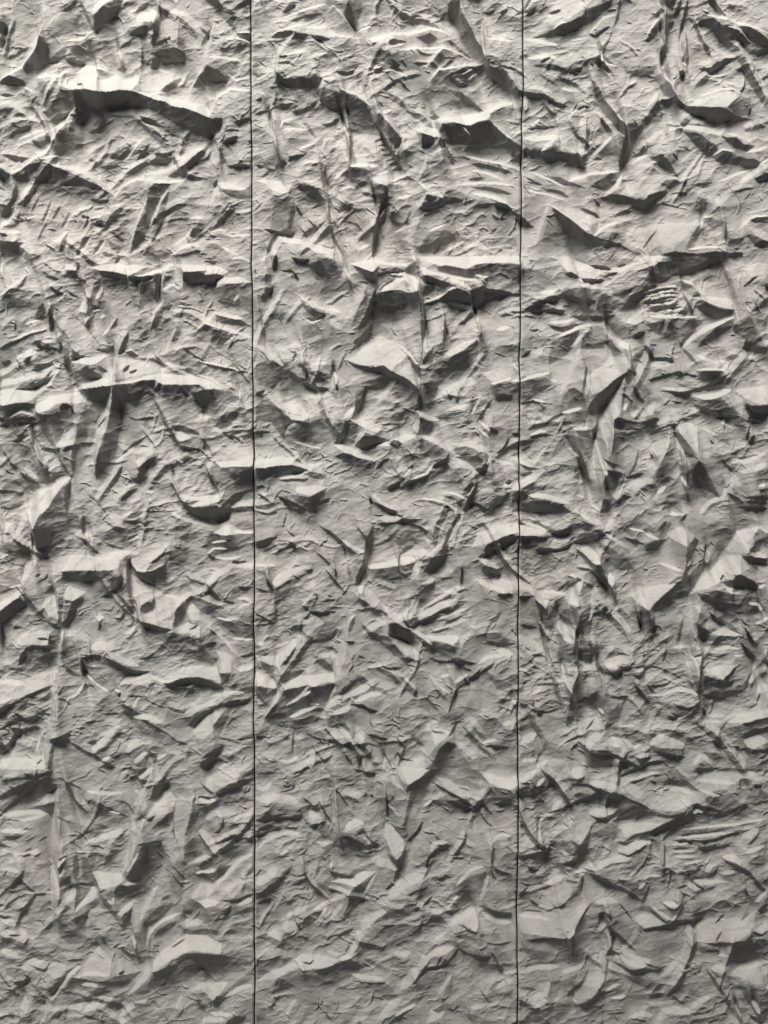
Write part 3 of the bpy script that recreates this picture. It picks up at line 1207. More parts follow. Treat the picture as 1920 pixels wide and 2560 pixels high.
7/50 800 40 940 40 
2/20 1320 10 1290 60 1270 90
3/20 0 50 60 50
2 170 110 190 70 200 10 140 160 60 220 0 230 0 190 100 160
4 0 60 180 60 170 130 120 160 0 170
2/14 40 260 100 230 140 215
2/12 140 190 230 190 270 250
2/12 200 120 250 160
3 230 10 380 0 400 70 340 80 280 60
2 400 80 480 120 560 190 660 270 600 260 540 210 480 150
8/16 560 180 620 220 720 270
2/14 660 100 720 180
2 710 180 760 80 755 200 740 280 700 350 670 440 640 480 650 420 690 330 700 260
1/18 720 310 680 400 645 480
2/14 390 265 440 300 480 345
2 440 360 500 420 550 480 585 530 540 490 500 450
2/10 510 360 520 420
8/10 585 270 590 370 
9 720 345 820 330 930 300 1000 290 1040 310 1000 330 920 345 820 360 730 370
3 740 370 860 360 1000 335 1030 330 1000 440 900 440 760 420
8 1000 460 1020 360 1050 310 1080 320 1050 400
2 930 270 970 230 1040 210 1000 240 960 270 930 280
8 950 280 1010 250 1100 240 1110 270 1040 280
2/10 930 270 925 350
1 1060 410 1110 350 1150 280 1210 230 1250 205 1240 260 1200 310 1140 360 1090 390
2 1200 230 1250 110 1290 80 1250 180 1220 240
8/14 1090 300 1160 240 1220 190
3/30 1080 420 1160 350 1240 290
8/14 1240 200 1300 110 1340 20
1 1480 225 1540 180 1620 150 1659 130 1659 190 1580 230 1500 270 1430 300 1480 260
7/14 1500 230 1580 200
9 1440 150 1540 90 1659 70 1659 130 1600 150 1520 190 1480 210 1400 230
2 1470 350 1560 360 1580 400 1500 390 1460 370
8 1430 300 1500 300 1580 360 1560 370 1480 340
8 1520 440 1590 430 1659 450 1659 530 1600 500 1560 490
9/26 1430 435 1500 480 1570 500 1620 520
3/12 1590 380 1560 440
4 1560 530 1659 540 1659 840 1560 840 1580 700
2/18 1560 530 1659 530
3/24 1580 640 1540 720
2/20 1490 840 1580 860 1659 850
2/10 1330 350 1330 470
8/20 1070 460 1120 450 1160 430
3 1080 480 1160 450 1150 500 1090 510
8 1060 640 1110 600 1180 550 1280 490 1270 520 1200 560 1120 610
3 1090 620 1200 570 1270 530 1260 560 1180 590 1120 620 1080 640
8 1050 680 1180 590 1300 560 1290 580 1180 640 1060 700
1 990 745 1060 700 1180 640 1270 610 1180 665 1060 720 1010 750
1/12 960 690 995 745
8/18 960 680 990 620 1020 570
4 980 560 1100 560 1060 650 1000 720
7 1000 570 1060 560 1030 640 990 710
3/16 1180 680 1280 630 1350 600
3/14 1230 720 1310 690 1370 660
8/14 1160 700 1280 660 1380 620
8/14 1130 770 1240 740 1360 700
3/14 1140 780 1250 750
3/18 1300 520 1380 500
8 1290 480 1360 480 1340 500 1300 510
3/20 1480 800 1540 680
9 650 480 700 480 690 520 670 520
8 690 490 740 510 800 580 900 660 960 720 1060 800 1000 770 900 700 840 650 740 560
3 660 540 740 600 840 650 900 700 1040 860 960 820 860 760 820 700 740 640 680 600
2/18 660 560 740 600
6 820 650 860 700 860 770 820 770
8/14 850 670 860 770
1 860 780 940 800 1010 850 1050 860 960 840 880 800
2 870 730 930 730 1000 760 1040 850 980 820 920 780 860 780
8/22 1000 750 1080 800 1170 880
1/24 1060 830 1120 860 1180 888
9 1080 800 1150 800 1310 800 1310 830 1270 850 1200 830 1130 820
3 1120 830 1260 850 1300 860 1300 900 1220 890 1160 880 
4 1280 840 1310 820 1320 930 1290 940
1 1110 940 1190 965 1320 950 1400 970 1330 980 1280 965 1190 975
2/20 1310 955 1360 970 1420 980
3/24 1180 900 1280 940
2 680 720 760 780 860 800 920 880 960 940 1040 960 960 970 900 930 840 870 760 820 700 760
8 860 800 960 830 1040 900 1090 940 1040 960 960 920
3/30 820 820 900 900 960 970
8/24 640 660 590 740 570 840
3/30 640 680 600 780 
8/40 570 830 560 930 530 1010 510 1080
8 560 930 580 900 540 1040 520 1090 490 1060
1/14 280 770 300 720 350 655
1 340 640 400 640 480 650 540 650 460 655 380 655
3/14 360 620 400 550 380 520
8/14 300 600 370 520
2/20 340 620 300 610 
3/10 400 575 540 575
4 290 740 300 700 400 660 500 680 540 660 520 760 480 820 420 830 350 830 300 790
7 310 700 400 670 440 720 400 740 340 800 300 760
3 440 720 500 700 500 780 440 820 380 820 400 780
2/16 340 830 430 835 480 820 520 770
2 90 420 110 510 100 470
1/16 70 420 95 470 110 510
2 110 500 180 460 230 430 220 460 130 510
3 120 520 230 440 340 380 330 400 240 480 180 560 140 600 130 640
8 100 450 150 400 220 370 320 340 340 350 300 380 220 420 130 480
2/24 330 385 370 375
2/12 0 495 80 520
3/16 120 540 130 640 120 720
2/12 0 660 120 725
2/10 0 740 60 730
9 0 340 100 340 120 350 60 355 0 352
8/20 0 860 60 850
9 130 940 200 870 280 800 300 800 260 870 200 930 150 1010 120 980
2/16 160 1000 220 930 260 870
4 30 960 120 990 140 1100 80 1060 40 1010
8 0 930 80 930 130 980 100 990 40 970 0 960
9 0 1040 60 1070 140 1130 120 1140 40 1120 0 1120
3 0 1130 60 1125 130 1140 100 1220 60 1240 0 1160
2/20 0 1160 60 1240
2 150 1110 220 1070 320 1020 310 1030 250 1080 200 1100
3 160 1080 220 1040 320 1020 220 1090
9 160 1100 240 1090 300 1060 390 1060 480 1050 530 1080 520 1100 460 1100 380 1120 340 1110 280 1130 190 1140
8/30 490 1060 540 960 560 900
2 180 1150 280 1130 340 1115 380 1125 500 1110 520 1120 460 1240 430 1290 400 1360 240 1400 100 1380 50 1350 60 1320 120 1260 160 1200
8/18 350 1115 280 1200 200 1250
8/14 360 1150 300 1190
9/20 410 1240 340 1270 270 1310 220 1330
2/12 210 1290 300 1260 410 1245
8/14 520 1120 480 1200 450 1290
8/20 160 1160 110 1250 60 1320
3/14 180 1240 160 1280
1/12 60 1330 130 1240
2/12 130 1380 230 1410 340 1390
8/20 450 1290 500 1220 560 1180
2 560 1140 640 1090 730 1070 660 1090 600 1140 540 1190
8/30 640 1230 740 1180 820 1180
1/12 620 1245 700 1250 740 1280 790 1290
3/16 430 880 500 890 530 920
3/50 380 940 500 1040
8/30 420 930 520 940
2/12 580 840 640 845
3/12 620 960 650 920
3/12 660 930 710 950
2 820 1000 950 1010 900 1030 840 1020
3 840 1060 940 1060 1050 1140 1020 1190 960 1150 880 1110
8/14 950 1060 1040 1150
1 1020 1190 1030 1160 1050 1155 1040 1180
8/14 1120 1050 1200 1140 1260 1170
3/24 1160 1140 1240 1220
3/16 1190 1300 1100 1200
9/14 1200 1070 1250 1050 
3/20 1250 1060 1280 1120
2/16 1270 1170 1260 1160
1 1240 1310 1270 1210 1290 1150 1380 1080 1460 1000 1440 1040 1380 1100 1310 1140 1280 1220 1250 1290
3 1280 1140 1340 1060 1440 1000 1390 1080 1320 1130
8/20 1290 1100 1370 1050
3 1340 1300 1460 1300 1480 1100 1440 1090 1420 1140
2/14 1340 1010 1400 1030
3 1460 1000 1540 1060 1659 1120 1659 1200 1560 1140
8/20 1440 980 1500 940 1600 930
8/40 1560 900 1659 920
3/20 1560 1060 1640 1010
2/12 1230 1330 1300 1350 1350 1345
3 1230 1300 1350 1290 1340 1340 1300 1360 1240 1340
8/40 1100 1420 1180 1360
1/10 1300 1370 1250 1440
9 1110 1500 1160 1400 1260 1420 1220 1460 1160 1500 1110 1580 1080 1560
3/20 1140 1420 1220 1430
2 1320 1370 1400 1440 1480 1520 1440 1500 1370 1440
1 1470 1520 1540 1510 1640 1525 1560 1530
8/14 1460 1500 1560 1480
3 1440 1340 1560 1340 1540 1460 1480 1490 1400 1400
7/30 1380 1320 1480 1440
8/20 1600 1380 1659 1360
3/16 1560 1240 1659 1220
1 1150 1600 1180 1530 1230 1480 1280 1490 1360 1600 1370 1659 1280 1580 1200 1570
3 1200 1560 1300 1520 1400 1659 1100 1659 1150 1610
8 1030 1600 1100 1580 1140 1610 1080 1659 920 1659 960 1620
8 1280 1480 1340 1500 1440 1590 1400 1600 1340 1540
2/12 920 1560 950 1610 1020 1620
2/12 910 1460 960 1520
8 840 1580 900 1659 820 1659
3/20 820 1540 880 1659
1/14 720 1435 800 1460 860 1475
3 740 1440 850 1480 840 1580 780 1520
1 440 1390 500 1450 560 1500 540 1490 470 1430
1/14 550 1500 620 1480
1/14 620 1500 700 1500 730 1490
2/14 320 1435 400 1470 500 1480 560 1505
8 450 1390 560 1410 620 1470 560 1500 500 1450
8/50 640 1440 700 1480
4 0 1370 100 1380 240 1410 120 1450 0 1450
2/12 0 1455 90 1465
2/10 240 1440 230 1560 
4 60 1500 200 1480 240 1560 160 1600
8/40 350 1659 370 1540
3/20 380 1540 430 1610
3/14 380 1540 440 1620
2/14 580 1560 620 1640
3 640 1560 760 1560 740 1600 660 1600
2/16 640 1590 720 1580 760 1540
3/20 740 1640 820 1630
8/16 150 1610 220 1620 280 1590
3/14 110 1600 140 1640
4 560 1260 720 1290 700 1380 600 1400 520 1350
8/30 500 1300 620 1260
4 860 1200 1000 1240 980 1320 880 1300
3/14 900 1330 980 1340
4 920 1380 1060 1380 1080 1500 1000 1490
3/26 1000 1440 1080 1520
@640 1920
2/12 460 0 480 45 550 55 620 10
3 430 0 700 0 640 10 560 50 480 40
1/12 630 10 720 30 790 40
8/40 920 0 960 60 990 90
9 920 0 1110 0 1060 50 1000 90 980 80 950 40
2 980 100 1060 50 1130 0 1200 0 1150 60 1080 120 1000 140 975 160
2 1000 150 1090 120 1040 240 1010 340 980 440 940 400 960 340 980 240
3/60 1110 80 1050 220 1000 400 960 600
2 880 375 940 380 970 340 990 430 960 470 920 430
1/14 980 480 1040 420 1080 350
8 840 370 890 400 960 480 970 490 940 560 910 580 870 530 830 440
2 940 560 975 495 960 600 930 630 870 550 910 585
1 905 590 940 620 920 700 890 760 900 690
1/12 890 750 840 790
3 1200 30 1330 60 1420 100 1500 110 1659 130 1659 190 1560 210 1480 160 1420 130 1300 110
9 1430 10 1560 60 1659 70 1659 130 1560 110 1500 80
3 1330 0 1430 0 1500 80 1400 60 1280 60
2 1530 240 1600 200 1659 190 1659 215 1600 235
1/14 1140 90 1210 130 1260 155 1340 200 1410 255 1450 220 1470 190
1/12 1120 210 1200 240 1250 205 1330 235 1400 270 1460 265
3 1140 210 1260 210 1400 275 1500 280 1530 310 1400 290 1280 260 1200 260
2/14 1470 210 1500 270 1530 300
2/12 1460 300 1500 360 1540 390
3 1090 300 1110 230 1160 200 1130 260
8/14 1090 250 1140 205
8/40 1180 60 1280 130 1360 180
3/20 1250 300 1300 260
3/20 1370 360 1440 310
8/14 1550 450 1600 430 1650 440
3 1540 470 1659 440 1659 470 1580 480 1540 640 1600 670 1659 690 1659 720 1560 680 1520 640
1/14 1530 650 1590 675 1659 690
2/20 1535 500 1530 620
2/12 1620 500 1659 540
2 1165 430 1210 480 1280 505 1240 510 1180 520 1120 590 1110 650 1100 600 1140 540 1180 510
1/12 1105 650 1110 590 1160 530 1260 505
8/22 1130 540 1160 480 1240 480
3 1280 510 1340 550 1500 590 1440 600 1300 560
2/12 1160 730 1210 710 1270 705
3/18 1120 640 1160 600
8/16 1300 760 1400 650 1480 640
9/12 1280 860 1320 820 1380 820
8/14 1240 920 1280 860
3 1280 780 1400 680 1500 680 1460 820 1380 900 1270 960 1240 920 1320 840
9/12 1510 690 1460 860
3/26 1500 700 1560 640
1/14 970 820 1040 790 1110 765
8/60 860 840 960 740 1080 690
3 960 840 1040 790 1120 770 1140 820 1060 860 960 870 900 860
1/14 1010 925 1080 890 1140 835
3 820 930 900 900 1030 920 1100 880 1000 960 900 970 800 990 730 1030 700 1100 760 980
8 700 980 760 940 820 910 850 930 780 970 740 1020 680 1060
8 1050 860 1090 870 1070 900 1040 890
9/24 680 1060 640 1150 600 1210
3 700 1080 760 1040 900 1000 1060 1020 1060 1100 960 1140 880 1180 760 1180 660 1210 640 1180
2/14 980 1100 1060 1040 1080 980
3 600 660 780 670 740 750 700 830 620 920 570 980 560 960 620 860 640 780
2 600 800 680 740 700 780 620 870 560 970 600 870
9 480 740 600 720 700 680 780 670 700 730 640 760 560 750
2 470 660 540 690 640 700 640 720 560 720 490 700
2/14 560 980 640 900 720 820
8/14 700 820 780 680
3/20 660 580 700 590 740 580
2/12 640 570 700 590
8 780 580 870 600 930 640 910 665 840 640 780 640
1 860 545 900 590 940 625 930 640 880 600
3/20 420 560 480 640
9/12 480 650 490 620
2 400 400 440 340 480 370 540 430 520 480 440 460
1/12 350 375 430 345 460 350
8/26 400 480 480 500 540 495
2 540 430 620 440 700 490 800 500 780 520 700 520 620 540 520 520 420 520 480 490 540 480
1/14 560 430 620 450 700 490
3 420 520 560 520 700 540 740 560 600 580 480 570
8/26 560 390 640 340 700 360
2/20 540 410 580 370
2/14 700 400 740 470 800 500
2/14 640 430 700 400
8/18 700 440 740 490
3 520 130 580 220 600 270 640 320 580 380 540 400 520 280
2/16 520 135 570 210 600 250
8/16 510 130 500 260 530 400
2/12 420 220 460 300 500 370
2/14 300 185 360 240 420 265
8 340 280 400 280 430 320 420 350 350 360
3/14 300 300 340 370
1/12 690 180 740 165 760 190
3/20 620 220 640 280
2/12 840 150 850 330
2/12 860 210 890 200 880 170
3/50 700 160 760 140 820 180
8/20 840 0 900 100 960 130
2/12 160 160 240 140 250 100
3/14 170 110 220 130
8/24 0 130 60 140 100 100
3/20 0 40 70 40 160 0
2 0 340 100 320 200 300 290 320 300 290 280 280 200 290 80 300 0 330
3 150 270 300 240 300 310 200 300
8/50 0 200 130 190 280 220
1/12 0 340 60 345 130 320 220 320 300 320
2 0 430 80 410 140 390 260 400 290 360 260 390 200 385 120 410 40 430 0 450
3 0 360 120 360 60 400 0 420
8/18 0 540 60 480 130 440 220 420 300 440
3/30 300 520 340 460 350 400
3/14 100 600 160 570 220 570
8/14 160 560 210 530
2 0 800 40 790 100 750 160 700 230 640 240 640 180 720 120 780 60 830 0 850
1/14 0 805 40 800 90 755 150 730
8/50 0 740 60 710 140 650
2/14 220 690 280 700 340 670
1/14 0 880 60 850 110 850
3 0 890 100 850 80 930 40 950 0 940
3/14 330 700 340 760 400 800 470 860
2/12 280 840 360 860
3 400 740 520 800 460 860 360 800
3/14 180 770 260 710
3/14 200 890 280 850
8/24 480 870 560 830 620 780
8/20 490 970 560 880
9/18 380 1010 430 940 460 910
9/14 300 1000 380 920 470 870
3 310 960 380 920 440 920 400 990 340 1030 290 1040
8/26 200 960 260 940 340 900
2/14 260 990 290 1050
3/14 60 1060 100 1010 160 990
8 60 1080 160 1040 200 990 250 1000 270 1050 200 1110 160 1120
3 180 1050 220 1060 260 1040 200 1100 160 1120
2/12 160 1120 260 1070
2/12 270 1090 340 1110
3 0 1090 80 1130 180 1180 260 1180 230 1140 100 1100
7/80 0 1190 100 1220 200 1190
2/16 0 1250 80 1240 180 1210
3 0 1260 100 1240 200 1220 240 1240 160 1300 60 1340 0 1380
8 0 1390 80 1330 180 1290 230 1260 330 1260 240 1290 180 1340 80 1370
9 250 1240 300 1210 450 1220 540 1230 500 1260 440 1280 360 1290 300 1290
2 280 1290 360 1300 480 1270 560 1235 620 1225 660 1260 720 1290 640 1300 500 1310 400 1320 310 1330
3 140 1350 260 1300 440 1320 640 1300 760 1320 680 1340 500 1400 360 1420 200 1420 100 1460
3/30 700 1230 780 1280 840 1310
1 600 1375 660 1380 760 1390 840 1385 830 1395 740 1395 660 1385
8/26 620 1340 720 1360 830 1370
3 640 1400 860 1400 920 1490 860 1520 760 1440
2/14 300 1250 350 1260 380 1240
9/20 540 1230 620 1210
2/10 580 1190 600 1150
8/20 460 1190 540 1200
3 880 1220 960 1250 1000 1240 960 1290 900 1310 870 1280
8/30 890 1200 960 1220 1000 1200
1/14 1010 1395 1060 1340 1100 1280 1130 1230
1/14 1100 1300 1200 1280 1260 1230 1310 1170
1/12 1310 1160 1360 1200 1440 1210 1530 1225
2/8 1160 1300 1200 1200
2/8 1190 1290 1240 1210
3 1330 1190 1440 1220 1540 1240 1600 1350 1540 1320 1440 1280 1340 1260
2/22 1530 1190 1570 1260 1600 1350
8/50 1060 1300 1120 1200 1280 1160
8/50 940 1440 1000 1360 1050 1290
3 1040 1400 1120 1320 1240 1300 1240 1380 1120 1440 1040 1460
9/26 1250 1020 1340 960 1430 920
9 1330 980 1430 930 1440 1000 1420 1040 1360 1010
2/12 1330 1010 1390 1045 1440 1045
2 1440 900 1500 930 1560 970 1659 980 1659 940 1540 920 1480 880
8/24 1460 940 1560 1000 1659 1010
3 1120 950 1200 960 1250 1020 1180 1010 1120 990
8/26 1140 940 1220 920
3 1280 1060 1360 1070 1440 1100 1360 1110 1300 1090
2/14 1480 1120 1560 1140 1659 1130
3 1440 1060 1560 1060 1600 1120 1500 1110
3 1200 1110 1320 1120 1280 1150 1200 1140
8/20 1160 1120 1240 1060
3 1540 1160 1659 1200 1659 1300 1580 1280
3 1520 800 1659 800 1659 860 1560 880
3/20 1560 740 1659 720
8/26 1550 1430 1659 1370
3 1540 1460 1640 1440 1659 1440 1659 1490 1560 1480
8/14 1180 1480 1240 1380 1270 1340
3 1200 1490 1270 1360 1280 1440 1210 1540
8/24 1120 1600 1220 1540
8 1100 1659 1140 1600 1240 1560 1200 1620
3 1140 1580 1240 1520 1280 1560 1180 1600
2/12 1240 1560 1280 1580 1320 1540
8/26 1390 1550 1500 1530
2/16 1460 1440 1500 1500
3 1340 1580 1440 1600 1520 1640 1400 1659
7 620 1640 700 1610 800 1610 820 1659
8/40 800 1620 880 1540 940 1500
2/20 860 1659 960 1570 1040 1530
9/14 900 1600 960 1560 1040 1530
8/14 200 1600 230 1530 260 1500
2/12 80 1560 130 1510
2/14 450 1580 480 1640
3 0 1520 60 1540 60 1640 0 1640
3/14 600 1560 680 1540
4 260 1440 420 1440 400 1540 280 1540
4 1060 1120 1180 1160 1100 1220 1000 1180
3/14 480 1520 540 1540 500 1600
@1280 0
7 300 0 460 0 470 60 400 110 340 140 280 160 200 200 140 225 200 150
2 130 240 230 210 300 155 370 150 450 110 480 60 560 40 650 0 640 30 560 110 500 150 400 190 280 235
1 270 215 320 165 440 135 540 100 430 180 320 225
8/14 260 195 310 155 350 155
8/12 450 10 472 60
2/12 90 100 160 40
2/12 240 85 320 65
3/10 170 80 230 40
8/30 80 250 200 270 300 290
2/16 500 220 540 235 600 190 635 175
7/16 500 215 600 110 680 90
4 400 330 500 240 590 240 560 310 480 345 430 350
8/14 380 260 470 250
3 690 60 700 110 620 260 580 300 590 350 640 250
3/20 700 0 690 80
3/16 590 350 680 440
8/14 580 330 590 400 680 430
8/14 870 230 940 130 990 85
2 990 80 1040 90 1055 140 1010 230 1015 330 955 425 965 340 985 220
2 960 30 970 0 1060 0 1040 60 1010 50
2 860 265 900 190 980 125 985 160 920 240 880 272
3 870 140 960 60 985 70 930 110
8/14 975 180 980 300
9/10 960 40 990 80
2/26 1095 0 1070 70 1050 115
2/22 1138 0 1110 150 1090 260
8/20 1120 180 1100 280
3/18 1130 200 1145 300 1110 390
3/24 1150 330 1140 420
1 1085 460 1110 450 1125 480 1095 487
8/16 1020 330 1010 400 970 440
8/14 1110 400 1140 420
8/16 990 450 1030 540
2 1250 0 1310 0 1380 110 1340 90 1290 40
8/14 1310 0 1350 60 1400 125
1 1170 180 1230 125 1300 125 1350 170 1420 180 1480 230 1570 285 1480 270 1350 260 1320 200 1250 150 1190 165
1 1450 170 1520 180 1600 230 1659 270 1659 312 1590 280 1500 200
8/24 1250 95 1380 130 1500 160 1659 225
8/14 1390 185 1470 200 1560 285
2 1530 330 1600 320 1659 310 1659 330 1580 345
7/34 1200 410 1300 400 1390 350 1500 350
2/20 1220 440 1300 452 1340 425 1380 390 1460 380
8/14 1260 480 1360 480
3 720 430 940 430 920 470 840 500 740 470
2 540 400 560 375 610 420 660 470 600 450
8/14 600 450 650 490
8/30 100 380 250 370 320 400
3 130 430 250 420 340 450 460 440 440 465 340 475 220 450
1/8 380 462 460 440
3/16 180 410 250 380
3 920 490 970 480 1030 560 1035 640 980 610 950 540
8/14 980 490 1030 550 1045 620
9/16 1220 620 1370 570 1450 580
2 510 520 540 540 600 640 660 720 720 800 732 860 732 902 660 820 600 720 550 640
3/30 560 640 620 740 680 810
8/12 510 525 490 560
9/14 600 640 660 730 732 830
9/10 680 850 728 900
3/22 375 790 400 850 430 895
1/12 430 885 500 942
2/12 400 720 460 690 510 695
8/22 540 720 600 760 650 800
2/22 570 770 620 830 645 860
8/12 370 780 380 740 430 705
4 240 500 500 640 400 680 300 640 200 560
1 0 580 60 590 150 610 210 615 300 665 360 690 310 692 220 640 130 632 0 602
7/30 60 560 160 570 260 600
3/18 180 490 300 560
2/12 130 832 160 820 300 815
8/16 150 800 180 770
2/14 220 690 250 730 290 740
3/12 80 730 110 700
8/24 320 570 400 590
3/20 290 500 400 540 480 610
2 940 650 970 660 950 720 880 800 820 880 780 970 740 1060 720 1080 710 1040 720 910 740 800 800 790 820 820 880 740
3 710 1080 730 1060 700 1160 620 1240 500 1210 600 1150 680 1100
4 700 730 800 720 820 790 750 800
2/24 720 920 705 1080
8/16 870 700 920 640 945 590
9/14 690 740 735 830
8/24 600 1270 660 1220 720 1130
9/24 360 1180 480 1130 600 1120 695 1105
2 960 640 1040 640 1030 690 980 690
1 1010 640 1050 628 1120 680 1200 700 1330 708 1440 750 1565 765 1480 777 1380 778 1240 752 1130 715 1060 675
8 1180 650 1280 620 1400 590 1470 620 1420 690 1380 708 1250 698 1170 688
3 1380 708 1470 620 1550 640 1540 740 1470 760 1440 742
8/14 1130 655 1180 640
2/12 1550 690 1540 740
7/40 1100 740 1250 780
8 1060 830 1200 808 1380 828 1350 880 1240 865 1120 840
3/14 1050 825 1150 800 1280 815
2 1105 850 1200 870 1290 930 1330 960 1320 1030 1270 1010 1200 950 1160 900
2 1330 980 1400 980 1480 1010 1520 1030 1440 1060 1360 1058 1310 1030
2 1350 885 1450 900 1500 940 1580 945 1520 980 1440 950
1 1480 1065 1520 1030 1580 1040 1610 1050 1659 1010 1640 1060 1570 1077
8/14 1300 1010 1360 970 1440 978
8/22 1390 870 1480 885 1560 930
8/20 1520 990 1600 970 1659 950
8/36 1480 1190 1580 1110 1659 1075
9/14 1600 1075 1659 1030
2 1570 1160 1640 1125 1659 1130 1659 1168 1600 1185
2 895 1015 970 1010 1020 1060 1085 1152 1030 1120 960 1070
7/14 930 1000 990 850 980 740
3/14 860 1000 880 950 870 900
2/22 790 1010 840 990 860 940
3/12 1110 950 1150 970
8/30 740 1060 880 1000
3 75 965 180 970 270 960 330 980 400 990 440 1040 480 1080 400 1060 300 1040 180 1030 75 1020
2 75 970 180 985 330 985 400 1000 300 1030 180 1015 75 1000
1/14 415 990 475 1082
8/24 190 985 230 955 290 890
3 540 1010 600 950 680 870 720 900 710 1000 620 1010 530 1040
8/20 510 1015 560 970 650 880
8/40 80 900 180 900 300 880
2 0 920 60 950 60 1060 0 1000
9/22 0 1075 60 1105
3 180 1130 320 1150 400 1190 480 1225 380 1205 240 1180
8/16 130 1110 240 1160 340 1210
3/20 220 1230 300 1240 370 1275
8/14 100 1230 240 1260 360 1300
3/12 80 1140 200 1200
7 690 1270 760 1180 850 1140 960 1130 1070 1150 980 1190 940 1240 860 1290 780 1270
2 560 1280 680 1260 760 1280 850 1300 830 1345 800 1330 700 1310 600 1290
1 830 1330 880 1270 960 1240 1020 1235 960 1275 900 1305 850 1340
3 960 1200 1000 1170 1070 1158 1100 1190 1030 1220
3/50 840 1360 960 1320
2/10 1040 1250 1140 1250
7 1290 1390 1420 1260 1510 1190 1480 1180 1380 1240 1310 1290
3/14 1280 1390 1340 1340
3/18 1180 1200 1300 1190
4 190 1570 240 1400 290 1430 350 1500 280 1560
8/18 235 1325 190 1450 150 1590
7 300 1340 420 1350 540 1420 560 1500 470 1500 390 1440
2 250 1330 310 1385 380 1435 470 1510 560 1545 700 1580 760 1620 830 1659 700 1600 560 1600 420 1560 350 1500 290 1420
9/16 240 1325 310 1370 400 1435 470 1500
2/18 450 1350 520 1380 575 1412
2/12 540 1300 570 1330
4 490 1470 560 1440 560 1510 520 1520
9/16 530 1535 600 1470 690 1440
3/26 660 1400 760 1360 840 1330
7 740 1500 900 1450 1100 1440 1210 1430 1180 1500 1100 1560 1000 1600 850 1620 740 1590
3/12 840 1615 900 1540 940 1490
3 1120 1600 1180 1500 1220 1450 1225 1500 1180 1600 1150 1640
3 1210 1290 1260 1290 1260 1370 1220 1400
3 1220 1400 1300 1420 1400 1450 1300 1480 1240 1450
8/14 1220 1480 1240 1410 1290 1400
2/12 1370 1440 1380 1560
1 960 1652 1040 1635 1200 1645 1310 1630 1400 1640 1500 1630 1500 1659 960 1659
8/14 1140 1620 1250 1600 1350 1605
3 1530 1420 1659 1400 1659 1440 1560 1440
9/14 1480 1480 1560 1400 1659 1395
2 0 1370 60 1400 150 1475 60 1450
2 1400 1550 1500 1540 1480 1580 1390 1600
3/20 1570 1590 1659 1560
8/14 1340 1180 1470 1120 1570 1090
@1280 640
9 0 0 55 0 55 60 0 55
3 0 60 100 80 190 110 270 130 240 180 200 240 100 230 0 190
8 220 0 300 20 350 100 440 140 520 150 600 100 700 110 800 60 880 40 900 0 860 0 820 40 700 60 600 80 500 60 380 0
4 400 10 620 0 780 20 760 60 640 80 500 60
1/16 510 60 580 70 640 85
2/14 680 70 740 55
2 340 120 380 105 440 140 400 138
1/14 440 150 540 160 600 155
2/14 600 130 680 110
7 350 160 450 180 560 200 640 210 560 220 400 210 330 230 300 250
9/30 430 190 490 190
8/20 440 145 450 200
3 300 255 350 220 400 208 560 215 570 240 620 250 560 290 500 305 430 300
2 340 250 400 260 500 300 430 300
2 560 270 600 250 680 280 740 300 700 330 640 360 580 380 540 350
1/14 120 310 200 290 300 280
2 0 240 60 240 150 260 120 270 0 258
8/24 180 240 280 230
8/14 680 230 740 260 780 240
3 640 200 700 220 760 190 780 230 740 290 660 260
2 900 80 980 20 1040 0 1420 0 1300 40 1200 90 1080 120 1000 160 880 230 800 290 740 340 680 360 760 280 820 200
1 930 170 1040 120 1200 60 1340 0 1440 0 1300 50 1160 110 1050 130 960 170
1 760 270 860 210 940 180 900 230 820 280 760 320 700 360
9 890 0 960 0 970 10 910 45
3 850 230 960 190 1070 170 1080 180 980 210 860 250
1/10 880 240 980 210 1080 210
8/12 880 225 980 200 1070 195
2/14 860 270 960 240 1080 240
2/14 900 290 1000 270 1090 265
2/14 850 300 940 300 1040 290 1080 300
2/14 880 340 980 330 1080 310 
2/14 860 360 960 345 1100 330
8/12 880 262 980 232 1060 225
8/12 900 282 1000 255 1080 250
8/12 900 318 1000 310 1080 285
8/12 940 360 1040 350 1110 345
2/14 980 380 1100 360 1140 370
3 1080 160 1110 180 1150 300 1180 380 1150 350 1110 240
8/12 1110 200 1160 330
9 880 390 960 380 1060 395 1180 390 1200 400 1060 405 950 405
9 740 430 790 390 840 345 840 370 790 420 760 440
1 230 445 320 460 400 440 480 430 400 460 330 490 280 480
2/20 400 385 500 400 600 400 680 380
3/30 450 340 560 370
2/16 100 360 220 352 370 355
1/12 120 355 200 352
8/20 240 430 340 430 430 400
9 250 550 330 500 430 450 500 430 520 450 440 470 350 510 290 545
3 260 540 360 510 440 480 420 560 360 640 240 700 240 640
8/20 390 590 450 520 500 470
8/22 440 600 400 700 350 820 310 900
2/8 110 480 180 480
2/8 150 590 200 610
2/10 60 655 120 610
7/50 120 650 200 600
9 620 460 650 500 700 550 760 560 750 610 690 590 640 540
3/24 610 500 630 580 700 620
2/10 455 620 540 610
4 460 500 600 470 610 640 540 700 440 660
3 630 430 720 440 770 470 770 530 720 540 660 480
2/24 780 520 840 500 860 490
8/20 770 440 840 420
3 860 420 960 440 1040 540 980 520 900 480
3 900 405 1040 410 1160 405 1250 420 1180 480 1110 550 1090 570 1000 500
2 1090 560 1150 500 1200 470 1140 540 1100 590
9/26 1110 590 1170 530 1260 470 1350 430 1430 395
3 1250 520 1340 450 1430 400 1440 450 1360 500 1300 560 1200 590
2 1430 450 1500 400 1530 390 1580 450 1620 530 1659 610 1600 600 1520 540 1440 490
1 1520 540 1570 560 1659 600 1659 640 1580 620 1500 590
3 1540 380 1640 290 1659 280 1659 560 1600 460
2 1540 370 1600 310 1659 260 1659 300 1600 350
